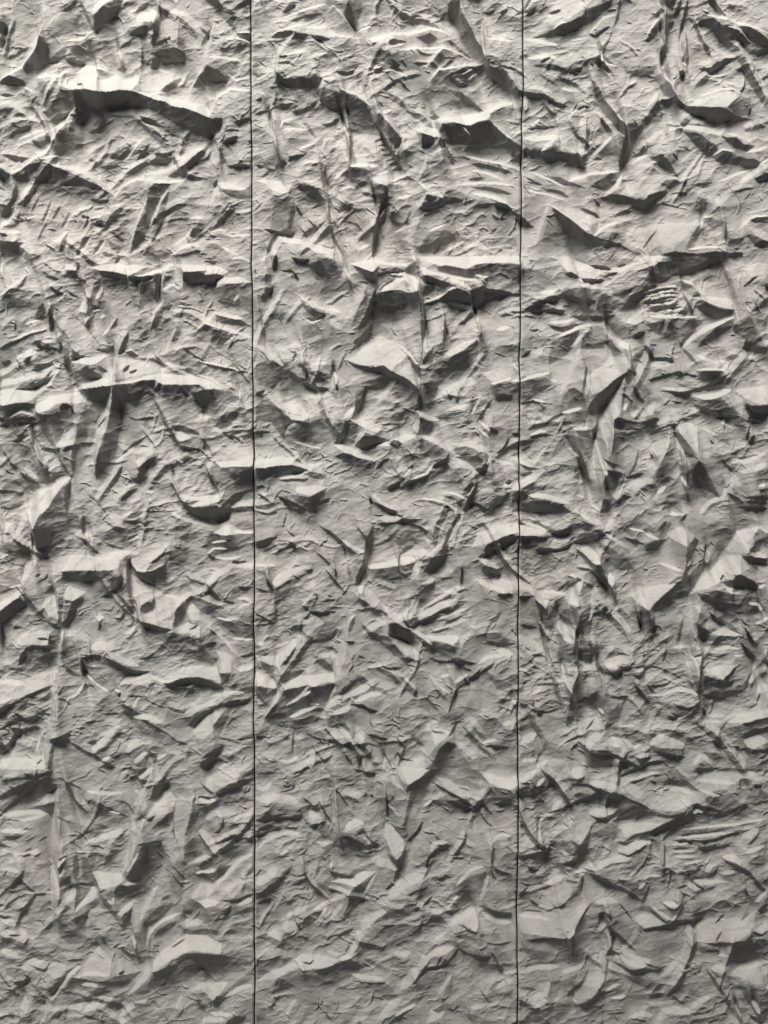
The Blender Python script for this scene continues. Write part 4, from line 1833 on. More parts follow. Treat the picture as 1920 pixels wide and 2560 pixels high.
8/14 1520 330 1540 370
3 1090 150 1180 200 1240 290 1160 260
2 1200 330 1250 300 1340 340 1420 355 1430 370 1340 400 1290 380 1240 360
8 1170 270 1260 300 1340 330 1430 350 1430 300 1400 270 1280 260
3/24 1380 80 1420 180 1440 300
3/16 1240 160 1300 120
8/20 1100 150 1180 180 1260 280
4 1400 60 1470 150 1500 250 1520 340 1480 360 1440 250
2/16 1500 200 1580 130 1640 80
7/80 1500 120 1659 60
1/10 1640 180 1650 210
2/24 860 580 890 620 920 660
1 915 655 1000 655 1050 670 1050 690 980 680 920 675
3/20 1110 600 1200 700
8/22 1190 640 1300 690 1400 680
9/20 1200 740 1280 735 1360 740 1400 690
3 1200 745 1360 745 1380 800 1280 830 1200 800
2 890 800 980 770 1090 745 1120 780 1040 770 950 800 900 815
3 800 630 860 620 840 650 800 690 770 680
3 760 480 770 700 820 790 760 740
8 520 760 600 700 640 650 740 650 750 720 720 760 640 810 570 880 510 900 500 840
7 440 600 620 600 620 650 560 700 480 780 440 880 340 880 400 740
3/18 490 720 460 860
8/24 500 760 480 900
1 500 960 560 890 640 820 720 760 740 750 700 830 640 890 570 950 520 1000 500 1010
2/40 520 980 600 900 690 800
3 310 940 360 860 400 850 450 890 480 940 460 980 380 1000 310 1010
9/20 320 1020 390 1000 450 985
8 500 920 490 970 480 990 
2 200 1090 260 1040 320 1015 340 1020 280 1060
3 340 1020 440 1010 500 1000 480 1080 420 1100 300 1080
8/20 720 790 700 900 680 1020
8 700 830 720 780 690 900 680 1020 640 1080 620 1240 560 1160 560 1080 640 940
3 740 740 800 760 840 820 900 860 900 960 860 980 800 1000 700 1030 690 1000 710 880
2/20 780 840 800 880 860 950
2/16 740 740 810 770
4 880 850 960 900 1000 960 940 960
8 860 1040 900 970 930 960 910 1020
8/20 740 950 720 1000
1 650 1060 680 1045 750 1065 820 1075 880 1060 940 1040 960 1060 900 1090 800 1090 720 1080 650 1075
2 640 1080 760 1090 940 1080 960 1110 840 1120 740 1130 640 1110
3 640 1130 760 1140 900 1120 960 1140 840 1180 700 1220 630 1290 625 1200
8/18 640 1020 630 1200 620 1300
8 540 1180 610 1220 610 1380 600 1420 560 1500 530 1300
2/20 560 1070 540 1130 520 1240
2 360 1160 440 1260 470 1330 500 1420 520 1480 470 1440 420 1300
3 340 1170 440 1170 520 1200 520 1340 470 1280
8/14 370 1240 430 1300
9/20 390 1115 440 1125 500 1112
3 400 1130 500 1125 520 1190 430 1160
9/16 120 1160 180 1135 220 1135
3/18 100 1180 160 1160 260 1160
2/10 60 1260 120 1230
2/12 90 900 180 895
2/12 60 960 130 940 190 955
8/14 140 930 210 945
3 180 960 220 980 200 1000
1/10 0 1150 50 1150
8 0 800 60 800 160 760 240 750 240 765 140 790 60 815 0 812
3 0 830 60 815 200 780 240 800 260 830 200 880 100 940 0 960
8/14 250 800 290 820
8/14 0 700 45 745
8/14 135 1360 170 1300 220 1240
9/14 0 1300 60 1335 130 1365
3/18 50 1350 120 1380 180 1380
9 0 1500 60 1450 140 1420 200 1400 150 1450 60 1500 0 1520
2/16 50 1420 140 1400
3 0 1540 60 1500 160 1450 120 1500 60 1560 0 1600
9/26 100 1550 200 1550 300 1580 370 1600
2 50 1600 130 1580 220 1580 320 1610 400 1659 100 1659
3 0 1610 60 1610 80 1659 0 1659
8/14 420 1550 470 1570
3/24 410 1360 440 1460
3 590 1420 700 1410 720 1440 660 1520 590 1500
2 590 1420 630 1410 610 1500 590 1490
9/14 600 1390 600 1420
2 590 1310 640 1340 690 1350 640 1355 600 1330
3/16 820 1260 800 1360 740 1440
1/12 740 1440 800 1420 860 1410
2 660 1600 720 1540 780 1560 700 1590 640 1620
8 650 1550 690 1490 720 1480 700 1540 670 1580
3/14 740 1400 690 1520
2 590 1570 640 1590 640 1659 570 1659
8/18 580 1580 550 1659
8 920 1360 960 1300 1000 1230 1020 1130 1020 1220 990 1320 930 1400
8 900 1230 1000 1180 1000 1240 940 1300
2/16 900 1280 920 1310
3 1020 1200 1050 1300 1100 1360 1000 1480 900 1590 890 1500 930 1400
2 1040 1130 1080 1160 1150 1270 1190 1320 1120 1290 1080 1220
3/34 1060 1140 1110 1220 1170 1300
8 1100 1060 1200 1100 1190 1280 1130 1210 1060 1120
8/20 1060 1160 1100 1270 1100 1350
9/14 1090 1350 1110 1320
2 1190 1320 1240 1370 1290 1450 1360 1580 1280 1520 1180 1500 1140 1520 1160 1400
3 1120 1380 1180 1330 1160 1480 1120 1490
8/24 940 1540 1000 1490
8/20 1100 1420 1120 1490
3/20 900 1640 980 1600 1080 1600
3 1000 1560 1060 1540 1180 1540 1240 1560 1160 1590
7/50 740 1500 860 1460
7/40 1180 1280 1280 1290
9 1180 910 1280 890 1380 860 1420 865 1370 900 1280 930 1230 930
3/26 1030 870 1120 910 1200 940
3 1220 940 1350 920 1450 1020 1400 1030 1320 1040 1260 1030 1180 980
1/16 1320 1040 1400 1035 1470 1045
2/20 1180 960 1260 1000 1330 1030
8 1440 870 1560 850 1659 840 1659 960 1580 960 1500 920
7 1390 900 1430 870 1500 940 1480 1030 1440 1000
2 1500 930 1540 970 1659 965 1659 1000 1600 1010 1560 1000
1/16 1510 960 1560 1005 1659 1015
3/18 1500 960 1540 1030 1580 1070
2/12 1500 1070 1640 1075
8/14 1340 1060 1440 1120
3/16 1440 1090 1540 1120
2/14 1540 1100 1520 1190
1/14 1570 1160 1540 1210
3 1280 1130 1400 1150 1420 1230 1340 1200
8/24 1420 1340 1540 1330 1659 1270
3/22 1360 1320 1400 1370 1460 1400
3/14 1400 1310 1480 1310 1600 1290
8/30 1480 1400 1560 1380 1659 1340
3 1560 1400 1659 1370 1659 1460 1580 1490
8/16 1440 1410 1430 1500
2 1590 1510 1659 1500 1659 1520 1600 1530
9/16 1590 1490 1640 1480
1 1500 1560 1580 1550 1659 1545 1659 1575 1540 1570
2/18 1510 1590 1659 1600
1/14 1480 1630 1600 1625 1659 1635
2/16 1400 1530 1440 1560 1500 1600
8/14 1390 1500 1380 1560
2/14 1200 780 1150 770 1110 760
3/18 1060 820 1160 860 1240 860 1380 850
2/14 1100 890 1160 900
2/10 1040 940 1110 950
2/12 1280 1190 1310 1220
8/16 1230 1110 1330 1160
7/40 900 700 1050 700
@1280 1280
2 40 50 130 70 240 110 300 140 220 110 130 80 40 80
3 100 0 240 90 300 130 380 80 440 70 560 100 600 110 540 130 440 110 360 140 270 160 220 120 160 60
1/14 250 140 300 130 380 90
8/20 60 60 180 100 240 140
7/50 180 30 240 90
9 0 70 40 70 40 130 0 130
2 0 140 30 150 0 190
1 45 150 120 150 220 160 300 150 240 165 120 165 45 175
8 45 80 160 110 240 145 140 145 45 145
3 45 180 240 175 200 230 60 230
9/30 440 10 500 40 570 80
3 420 40 520 80 590 110 500 100
8 600 110 640 40 660 0 680 0 660 60 620 100
2 340 240 400 200 460 170 590 120 550 170 460 200 380 210 300 255
1/16 150 245 220 240 310 250 390 205
7/50 240 230 380 150
1 400 230 460 270 540 330 600 400 640 480 620 495 540 400 480 310 430 260
2 540 330 570 330 640 480 600 420
8 440 240 500 220 560 280 560 320 500 310
9 505 315 560 315 570 330 530 335
3/40 560 200 700 300 780 360
2/14 640 490 690 600
3 580 290 720 260 800 380 700 380 640 340
8/20 600 140 700 200 760 240
2 720 160 800 180 860 210 820 210 760 190
3 700 30 780 30 860 60 960 140 860 130 780 170 700 100
8/14 760 110 860 130
2 850 220 900 190 960 180 1010 180 940 240 880 260
3 930 130 980 60 1040 70 1000 170 960 180
2/20 950 120 1000 60
8/18 860 140 950 180
9/16 1020 20 1110 15
2/18 1130 10 1090 70
4 1080 60 1180 30 1400 40 1659 30 1659 90 1560 80 1460 140 1400 230 1340 330 1280 380 1240 400 1300 270 1360 160 1180 150
8 1020 160 1070 100 1110 100 1130 150 1120 220 1060 190
2 1120 230 1180 160 1210 180 1180 260 1160 330 1130 390 1150 420 1090 460 1090 440 1110 370 1120 300
1 880 630 930 570 1000 510 1040 480 960 490 1000 470 1080 450 1140 430 1100 470 1030 520 980 580 940 640
2 1100 440 1220 340 1300 300 1240 400 1150 540 1060 580 960 640 900 640 960 560 1040 500
8/12 1130 350 1165 300
2/14 1260 210 1245 330
8/24 1275 250 1270 330
8 760 540 840 500 960 470 1060 460 1010 500 940 550 870 630 800 570
9 800 560 870 560 860 620 810 570
8/20 960 330 1060 370 1100 380
8/40 640 400 650 480
9 1470 130 1600 95 1570 140 1500 200 1440 230
8 1440 190 1500 200 1560 210 1500 270 1400 260
3 1560 140 1610 100 1659 140 1659 230 1560 220
8/14 1600 95 1659 140
3 1520 240 1560 210 1620 210 1600 270 1540 260
1 1475 280 1540 280 1640 300 1659 300 1659 350 1600 350 1520 310
8 1520 260 1600 260 1659 290 1640 300 1560 290
9 1150 540 1240 430 1340 340 1400 290 1470 275 1465 390 1400 430 1340 450 1260 490 1200 510
7 1470 290 1540 320 1659 350 1659 500 1620 460 1540 430 1460 390
2/14 1370 400 1340 440
1 1420 400 1460 395 1540 430 1600 480 1560 490 1520 440 1440 430
2 1350 450 1440 430 1560 450 1600 480 1580 500 1500 480 1380 470
9 1340 460 1420 490 1400 520
8/14 1350 460 1420 525 1500 500
9/12 1590 490 1640 470
2 1200 530 1300 500 1400 520 1500 530 1600 560 1640 640 1520 690 1440 690 1340 620 1220 560
1/16 1230 540 1320 580 1420 590
8/16 1530 590 1600 600 1620 650
2/12 1520 590 1540 560
3 1380 640 1480 690 1540 740 1659 730 1659 700 1560 680
9/14 1580 730 1659 680
1/14 1280 650 1340 700 1450 760 
1/12 1320 680 1400 740
3 1300 640 1440 740 1500 820 1440 780
2/24 1440 770 1510 820
1/10 1510 750 1600 880
3 1500 830 1560 900 1610 960 1540 920
1/14 1490 850 1540 910 1590 945
2/20 1640 950 1659 990
8 1130 680 1180 600 1220 610 1200 690 1160 730 1140 720
7/50 1160 640 1120 800
3/26 1110 700 1090 800 1070 860
2 1200 640 1280 680 1240 740 1290 780 1220 790 1190 720
1 1200 740 1240 750 1290 780 1240 785 1200 770
8 1290 780 1400 760 1500 800 1420 800 1340 800
2 1200 790 1340 800 1470 810 1450 830 1340 850 1240 830
1/14 1180 825 1190 820
3 1240 850 1400 850 1480 880 1360 890 1240 870
8/18 1320 890 1400 880 1480 890
9/16 1050 880 1120 875
3/20 1000 870 980 980
8/14 1440 930 1500 930
2 1210 1000 1220 940 1240 910 1220 1100 1200 1200 1190 1080
1/16 1230 940 1205 1060 1215 1190
9/20 1160 945 1215 935
1/12 1170 940 1240 905
8 1130 970 1200 960 1200 1050 1120 1040
8 1240 1020 1330 1000 1380 990 1460 990 1420 1040 1360 1080 1300 1050
2 1240 1050 1340 1080 1390 1110 1440 1080 1470 1000 1420 1120 1340 1140 1240 1120
1/14 1360 1080 1400 1050 1450 1000
3 1250 1140 1360 1150 1480 1130 1540 1060 1659 1000 1560 1130 1440 1190 1300 1210
2/16 1240 1190 1320 1205 1400 1195
8/30 1540 1110 1659 1000
9/40 1600 1180 1659 1120
8 1560 1260 1659 1150 1659 1280 1600 1300 1560 1310
1/8 1590 1240 1615 1170
3/14 1540 1280 1600 1240
9 1400 1360 1480 1310 1560 1300 1659 1270 1659 1310 1560 1350 1480 1360 1400 1370
3 1480 1370 1600 1330 1659 1310 1659 1360 1560 1400
8/20 1240 1360 1360 1360
3/16 1240 1290 1230 1360
8/20 1280 1330 1380 1320
1/16 1240 1270 1260 1310
2 1320 1520 1300 1480 1340 1410 1380 1370 1370 1440 1340 1520
3 1360 1400 1480 1390 1600 1400 1500 1440 1420 1470 1340 1520
2 1480 1450 1560 1410 1659 1380 1659 1410 1560 1450 1500 1470
8 1500 1470 1600 1440 1659 1480 1600 1510 1540 1530 1500 1490
1 1500 1500 1540 1540 1620 1520 1659 1490 1659 1560 1560 1600 1520 1560
3 1540 1560 1659 1540 1659 1659 1500 1659
3/30 1460 1500 1460 1580
3 1240 1560 1320 1560 1380 1600 1320 1620
8/24 1180 1640 1230 1570 1300 1640
1 45 540 120 540 170 535 100 550 45 555
8 45 470 120 490 200 520 320 530 260 560 160 560 140 540
9/14 200 515 340 530
1/20 145 560 190 610 230 665
8 150 560 240 570 210 620 
3 210 620 330 540 340 570 280 640 240 680
3 45 560 130 560 210 640 220 670 180 720 100 760 45 700
2/12 60 730 100 745 160 750
2/14 290 520 340 470 380 450
2/14 330 520 370 480 450 430
8/18 380 400 420 430 
9 410 600 360 590 380 540 430 460 460 440 450 520
4 430 620 420 540 460 450 540 470 520 560 460 620
3 360 600 410 620 420 710 400 740 360 680
2 300 660 360 690 400 730 340 710
8 300 700 380 740 410 800 400 860 350 830 290 760
9/20 330 820 400 830
3/14 190 700 250 680 300 680
2/16 180 720 210 800 250 835
8/16 200 720 240 810
3 200 700 290 680 260 780 220 760
1 430 660 470 625 450 720 420 800 430 870 400 900 390 860 410 760
2 440 640 530 590 520 700 500 800 520 870 440 850 440 760
3 460 740 500 740 500 840 460 860
8/16 545 480 520 640 500 700
3/16 600 630 580 660
8/14 700 610 670 640
1/12 805 630 825 690 840 740
3 800 590 900 640 910 760 920 860 860 740
2/14 900 660 920 780
2 390 880 440 880 520 870 540 900 520 980 480 1000 420 1010 410 940
1/18 415 930 450 920
1/18 480 950 520 930
1/14 410 1010 440 1000
8/18 440 960 480 1000 510 990
2 520 870 550 860 560 960 600 1040 560 1020
2/16 540 980 590 1035
1 590 1035 650 1030 710 1010 700 1040 640 1045
8/30 600 990 680 1000
1/14 780 1050 820 1060 870 1020
8/20 800 1030 860 1010
3/14 880 1000 960 1010 1100 1080
7/60 870 1080 1000 1060
2/14 890 1130 960 1130 1020 1110
8/12 1000 1060 1025 1090
2/14 880 1120 930 1180
1/12 800 1120 850 1180 890 1235
3/20 740 1180 700 1300 680 1380
8 1020 1170 1100 1130 1180 1160 1210 1190 1140 1170 1080 1160
8/14 880 1190 980 1190 1050 1150
3 1010 1260 1080 1230 1160 1280 1140 1320 1060 1300
2/16 1020 1290 1080 1320 1150 1310
3/30 940 1230 1200 1340
2 360 1260 390 1150 430 1040 480 1060 480 1160 540 1140 600 1180 620 1300 690 1240 700 1300 660 1390 600 1400 620 1350 560 1300 520 1250 440 1290 380 1380 350 1380
1/20 370 1230 400 1120 435 1040
1/30 600 1400 650 1380
3 480 1170 540 1060 600 1090 610 1180 580 1200 540 1150
8/14 540 1040 600 1060 600 1180
8/20 570 1280 600 1310
7 380 1130 400 1050 410 980 420 1000 430 1040
8/30 330 950 350 1100 380 1160
3/30 300 900 330 1000
3/26 240 930 280 1040 310 1080
8/16 220 900 250 1000 300 1140
3/20 270 1140 310 1220 330 1300
2/14 45 1000 100 980 160 930 210 910
4 220 910 260 1060 300 1120 280 1130 200 1080 
3/10 60 1110 130 1080
8/10 130 1210 210 1190
2/16 45 1235 100 1265 180 1305
2/14 170 1290 240 1300 310 1270
1 160 1280 190 1285 190 1310 165 1300
2 100 1290 150 1380 200 1480 180 1470 130 1380
3/30 110 1290 150 1380 220 1490
8/24 0 1230 30 1240
8/40 60 1500 160 1440
3 180 1480 240 1480 400 1560 440 1620 300 1600 200 1580 120 1560
9/18 160 1655 230 1610
8/20 60 1620 160 1600
1/12 380 1540 420 1500
2/14 420 1540 500 1580
8 430 1370 500 1350 560 1330 580 1400 500 1420 470 1440 430 1440
2/12 480 1420 540 1350
8 480 1480 540 1430 620 1440 580 1460 520 1500 500 1540 470 1520
3 580 1450 640 1420 740 1470 640 1470
8 570 1500 640 1470 710 1470 720 1500 640 1510
9/14 650 1515 705 1515
3 540 1540 600 1510 710 1530 680 1560 600 1560
1 500 1560 600 1560 680 1570 760 1610 820 1640 740 1620 640 1580 560 1570
2 450 1500 520 1560 620 1590 700 1620 780 1659 480 1659 480 1620
9/22 720 1470 790 1530 850 1490
3 710 1410 760 1400 900 1440 960 1440 900 1500 840 1500 790 1520 740 1460
8/14 700 1390 800 1385
3/30 660 1400 700 1400
9/26 900 1510 950 1460 990 1440
8 910 1520 990 1450 1060 1480 1130 1510 1100 1530 1000 1520
3 910 1540 1000 1525 1120 1530 1110 1580 1040 1590 960 1560
1/10 920 1550 1000 1560 1100 1585
8 800 1570 860 1560 900 1560 870 1590 820 1600
2 800 1590 900 1580 900 1600 840 1640
1/14 700 1610 820 1640
8/14 1100 1470 1220 1475
4 1000 1440 1240 1450 1230 1560 1140 1540 1120 1500
8/20 900 1410 960 1380 990 1350
4 720 1250 880 1270 860 1340 760 1370 700 1340
3/24 560 1180 580 1280
@1280 1920
9 0 60 60 60 120 20 180 0 120 60 50 100 0 120
2/10 50 90 140 95
3 0 130 60 120 130 90 200 40 300 0 330 0 240 110 180 160 100 180 0 185
2/16 0 185 130 180 220 140 280 60
8/20 160 110 210 60
2 360 60 430 40 470 50 440 80 380 80
8/60 380 30 460 20
2 380 85 480 95 600 140 700 165 760 200 860 240 900 270 840 250 760 210 680 190 580 160 480 120 380 110
1/14 500 110 600 150 700 170 760 200
1/14 740 195 820 225 890 265
8/40 500 90 640 110 720 150
7/60 720 100 860 190
3 400 90 520 130 500 180 420 170
2 320 265 380 230 460 190 560 170 640 180 720 200 800 240 740 230 660 210 560 200 460 215 400 240
1/12 320 265 400 220 480 190
3 440 220 600 190 720 220 800 240 900 270 800 290 720 280 640 260 560 240
2 520 310 560 320 640 300 720 260 800 240 880 280 800 300 700 310 640 340 560 340
8/40 500 290 600 290 680 270
1 640 345 720 330 800 300 860 280 940 280 1000 300 1060 290 1120 270 1080 320 1000 320 900 310 820 340 740 350
7/80 940 200 1060 200 1140 230
8/24 940 150 1080 140 1180 170
2/14 900 80 940 100
2 960 100 1000 80 1060 60 1140 120 1100 130 1020 110
2 1080 60 1140 80 1220 155 1160 140 1110 100
2/14 980 150 1030 140
8/20 1220 140 1340 170
2 1200 30 1280 20 1400 30 1480 20 1659 30 1659 10 1500 0 1200 0
7/60 1240 70 1400 70 1640 60
9/20 1200 80 1340 90 1450 100
3 1240 180 1400 160 1480 130 1480 210 1400 250 1320 290 1270 240
3/30 1480 60 1480 180
3 1490 60 1640 90 1659 160 1600 180 1540 210 1480 200
1/12 1560 105 1620 115
2 1600 130 1659 160 1659 240 1560 250 1540 220 1600 180
1 1190 215 1230 240 1270 290 1340 290 1400 270 1500 230 1560 220 1480 290 1380 310 1280 320 1280 360 1200 360 1140 360 1040 360 1100 310 1160 260
8/24 1170 290 1200 270 1240 280
3 1170 300 1250 290 1280 350 1200 350
2 700 490 780 440 880 410 960 370 1040 320 1100 320 1060 370 980 410 900 440 820 480 740 500
1/16 720 480 820 430 940 390 1000 360
2 960 480 1010 420 1060 370 1040 430 990 470
8 690 380 860 360 960 360 900 400 780 430 700 470 720 410
3 1060 370 1200 380 1100 400 1020 450
8/12 1100 400 1280 380 1440 370 1659 330
3/16 1100 420 1280 400 1440 390 1600 350
2/14 1060 440 1240 420 1400 400
8/14 1060 460 1240 440 1420 420
1/14 1040 475 1240 475 1340 455 1420 430 1520 410
8/12 1040 500 1150 490
2/14 1040 525 1180 520 
3/14 1040 560 1200 550
8/12 1040 545 1180 540
3/16 1060 590 1220 590
8/14 1060 575 1200 575
3/14 1100 640 1240 610
3/20 1120 690 1240 650
8/12 1100 620 1240 600
2/12 1200 490 1240 540 1300 530 1420 500
3/26 1460 320 1560 290 1659 270
2/18 1420 410 1540 410 1659 370
8/40 1500 450 1600 400
3 1560 520 1640 460 1659 450 1659 540 1580 550
2/14 1520 500 1600 430
9/30 1370 580 1440 580 1480 610
2/14 1220 520 1340 510
1 1370 600 1440 605 1480 630 1540 670 1600 740 1659 810 1620 800 1560 720 1500 680 1430 640
3 1480 600 1560 580 1659 560 1659 700 1600 700 1540 640
8/20 1500 540 1640 500
2/12 1540 610 1640 620
2/12 1240 685 1300 690 1340 650
8/30 1260 670 1300 630
3 1110 720 1240 680 1340 690 1300 720 1200 730
9 1120 750 1160 735 1210 780 1240 790 1180 790
8 1180 730 1300 730 1410 740 1300 760 1220 760
1/10 1160 740 1210 765 1250 785
3/24 1180 810 1260 800 1320 770
8/20 1360 690 1440 660
3 1340 700 1440 680 1560 720 1500 760 1400 740
3/10 1440 800 1540 795
3/10 1440 840 1600 810
3/10 1460 880 1540 870
8/18 1659 800 1600 850 1560 900
7 1500 960 1600 900 1560 1000 1500 1000
2 1600 930 1640 850 1659 840 1659 900 1620 960
8 700 520 800 480 900 470 880 490 800 520 750 550 690 550
9/26 690 540 800 510 900 480
9 560 620 620 590 720 560 770 570 720 600 640 610 540 660
1/10 690 550 740 565 800 540 880 490
3 740 600 860 540 900 560 880 650 800 660 740 640
8/14 900 500 880 620
8/14 840 720 880 700 960 700
2/24 990 500 980 580 985 680
3/30 900 490 890 620
8/20 970 500 960 640
2/10 1030 680 1010 780
3/14 700 610 580 640
8/14 540 660 500 620
3 360 430 430 490 460 510 400 500 370 460
2 430 490 470 440 500 380 550 340 600 340 530 370 500 450 480 500 450 530 420 540
1/14 520 310 570 330 640 340
3 530 370 600 350 660 370 720 420 620 470 560 450 520 430
7 440 360 520 340 500 400 460 450 430 490 400 400
2 390 560 440 520 500 480 480 540 440 590 400 610 370 605
1/10 370 605 430 610
3 380 620 440 620 420 660 380 660
2/14 410 660 440 620
2/26 460 700 450 760 440 820
8/18 410 670 470 690
3 600 470 600 540 560 590 530 620 500 600 560 530
3/24 620 540 690 420
8/26 330 560 350 540
9/26 230 760 300 720 330 710
8 230 830 260 760 330 720 390 780 360 850 290 890 220 930 210 900
2/14 220 935 300 900 350 860
3 340 860 420 780 450 700 440 830 360 850
7/18 220 920 230 830
8/26 260 720 300 680 320 680
3/18 160 460 170 330 200 310
3/14 40 350 140 300 240 290
2/14 40 570 100 550 240 540
1/12 100 630 150 665
2/12 140 670 180 650
8/14 90 360 130 350
3/14 260 390 290 360
8/30 260 280 320 210
2/12 230 300 300 270 370 260
3 40 720 180 700 200 760 100 770
2/12 40 810 110 825
8/14 240 300 180 350 180 440
2 500 680 560 690 620 730 700 760 800 820 860 870 820 860 740 810 640 760 560 720
1/12 510 680 580 710 680 760
2/12 680 700 740 760 820 770 880 750
3 700 720 860 760 880 740 860 820 820 830 760 780
8/14 820 780 860 740
2 840 860 880 770 900 760 880 820 850 880
8/24 1060 760 1060 860
9/20 980 870 1020 880 1070 880
1/10 970 870 1040 915 1090 880 1100 850
3 1100 790 1130 840 1100 870
2 1010 1010 1060 960 1100 880 1140 850 1100 930 1060 980 1160 980 1260 970 1180 1000 1100 1020 1000 1040 850 1045 940 1030
1/14 830 1042 920 1030 1000 1020 1050 980
8 800 960 900 950 960 970 1000 1000 960 1020 860 1030 820 1000
3 840 870 900 900 960 950 880 940 820 930
1/14 900 920 960 970 1000 1000
8/20 910 900 980 950 1030 980
9/10 1030 980 1060 950
3 1120 880 1260 860 1300 880 1240 960 1160 940
2/12 1120 930 1180 930 1240 900
1/14 1050 1000 1140 1000 1240 970
8 1200 1020 1280 980 1400 980 1520 960 1560 1020 1520 1060 1440 1110 1340 1120 1240 1130 1160 1110 1120 1060
2/14 1320 1010 1380 950
8/24 1340 1010 1440 1020 1520 1000
3/20 1320 1120 1360 1060
2 1240 1130 1340 1130 1440 1110 1500 1100 1550 1050 1540 1100 1440 1140 1340 1150
8 1570 1040 1659 1010 1659 1050 1620 1070
1/14 1550 1050 1600 1075 1659 1055
2 1420 1160 1520 1100 1640 1100 1659 1130 1659 1240 1600 1250 1480 1270 1400 1260 1400 1200
3 1120 1120 1240 1150 1300 1180 1240 1200 1160 1180
2/14 1270 1180 1340 1180 1340 1230
8/20 1340 1220 1400 1210
3 1540 870 1659 870 1480 1000
9/30 1450 1310 1540 1290 1620 1270
8 1420 1320 1560 1300 1640 1290 1659 1330 1650 1390 1560 1390 1480 1350
8/40 1290 1300 1400 1290
3 1260 1290 1360 1330 1450 1360 1560 1400 1659 1410 1659 1460 1560 1500 1480 1440 1360 1380
2 1500 1400 1600 1420 1659 1420 1659 1659 1600 1640 1560 1560 1500 1480
9/12 1640 1415 1659 1415
2/24 1260 1300 1320 1390 1380 1480 1440 1580 1500 1659
3 1380 1440 1440 1480 1500 1560 1540 1659 1480 1659 1420 1560
9/14 1450 1540 1490 1620
8/30 1560 1500 1600 1580
1/14 1540 1600 1600 1640 1640 1659
1/14 100 1108 200 1095 330 1090 400 1050 450 960 520 870
3 400 1050 460 960 560 930 560 1030 480 1045 420 1050
8 100 940 200 950 300 900 420 900 500 870 440 960 390 1040 330 1085 200 1080 60 1060 40 980
9/18 350 1080 400 1030
9/18 40 960 140 970 240 980
3/14 60 930 200 940 
2/14 120 860 180 900
2 560 930 590 930 570 1010 560 1040 480 1040 560 1020
1/12 560 940 610 930 640 950
2/22 610 930 680 1020 780 1090 830 1140
2 590 990 640 1040 700 1080 760 1140 820 1200 740 1160 660 1080
1/10 640 1000 700 1060 750 1110
3 600 1000 680 940 820 1000 900 1100 800 1160 700 1080
8/30 540 870 620 850 680 870
2/10 690 870 760 950 780 990
3 200 1120 400 1070 560 1050 640 1100 520 1120 400 1140 260 1150
3 60 1140 160 1180 320 1210 440 1160 540 1220 400 1260 240 1260 100 1220
1 640 1240 700 1280 780 1305 860 1290 940 1305 1000 1290 960 1330 860 1320 780 1340 700 1300
1/12 680 1270 770 1310 870 1285
8/60 700 1220 800 1260 900 1240
2/16 860 1260 920 1290 980 1300
4 780 1060 1060 1050 1120 1140 1040 1200 900 1240 800 1220 820 1140
8/24 980 1360 1040 1290 1090 1220
3/20 1100 1250 1180 1310 1240 1290
2/12 1150 1340 1200 1340 1230 1300
3 1160 1340 1280 1360 1320 1440 1240 1500 1140 1480 1040 1420 1060 1360
8/20 1160 1560 1220 1510 1280 1480
8 940 1640 980 1570 1060 1550 1140 1560 1140 1590 1040 1600 960 1640
2/16 1140 1590 1240 1590 1300 1560 1340 1500
8/24 1150 1560 1140 1590
3 1080 1600 1200 1600 1300 1580 1240 1659 1100 1659
2/14 1040 1470 1080 1510 1120 1520
9/14 400 1500 430 1520
7 400 1490 460 1400 540 1320 600 1330 560 1400 480 1480 430 1530
2 430 1530 500 1480 560 1420 620 1370 720 1360 620 1430 540 1490 480 1560
1/10 430 1420 480 1340 500 1310
2 360 1420 440 1380 500 1310 460 1400 400 1440 400 1480 360 1480
2 740 1370 820 1350 900 1370 960 1400 960 1450 880 1440 800 1400
1/12 800 1460 900 1480 990 1465
3 620 1440 760 1420 900 1480 1000 1480 900 1520 760 1500 640 1520
8/16 600 1440 700 1400
8/24 760 1620 840 1590 920 1610
2/12 620 1600 740 1580
2/12 760 1620 880 1640
8/16 640 1490 740 1480
3 500 1560 600 1530 600 1659 520 1659
2/14 480 1560 560 1540 600 1540
3 230 1400 260 1360 330 1380 290 1480 230 1540 200 1500
8/24 240 1380 220 1450 200 1480
8 100 1480 200 1460 220 1500 170 1540 110 1510
1 45 1490 100 1520 170 1560 230 1540 280 1500 260 1550 200 1570 140 1570 45 1530
3 45 1560 260 1560 380 1480 420 1560 300 1640 180 1659 45 1659
8/30 60 1330 180 1290 300 1290
3/20 60 1290 200 1270 320 1260
8/26 320 1320 420 1290 470 1270
3/26 45 1420 160 1440
3 330 1360 420 1330 400 1420 330 1460
"""

ST = 1.7                                  # grid step in photograph pixels
U0, U1, V0, V1 = -650.0, 2280.0, -300.0, 2760.0
NU, NV = int((U1 - U0) / ST), int((V1 - V0) / ST)
rng = np.random.default_rng(11)
SL = {1: -1.12, 2: -0.72, 3: -0.43, 4: -0.23, 5: 0.0, 6: 0.18, 7: 0.4, 8: 0.85, 9: 1.5}

def upsample(a, nv, nu):
    """smooth (cosine) upsampling of a small array to nv x nu"""
    y = np.linspace(0, a.shape[0] - 1.001, nv); x = np.linspace(0, a.shape[1] - 1.001, nu)
    y0 = y.astype(int); x0 = x.astype(int)
    fy = y - y0; fx = x - x0
    fy = fy * fy * (3 - 2 * fy); fx = fx * fx * (3 - 2 * fx)
    r = a[y0] * (1 - fy)[:, None] + a[y0 + 1] * fy[:, None]
    return r[:, x0] * (1 - fx) + r[:, x0 + 1] * fx

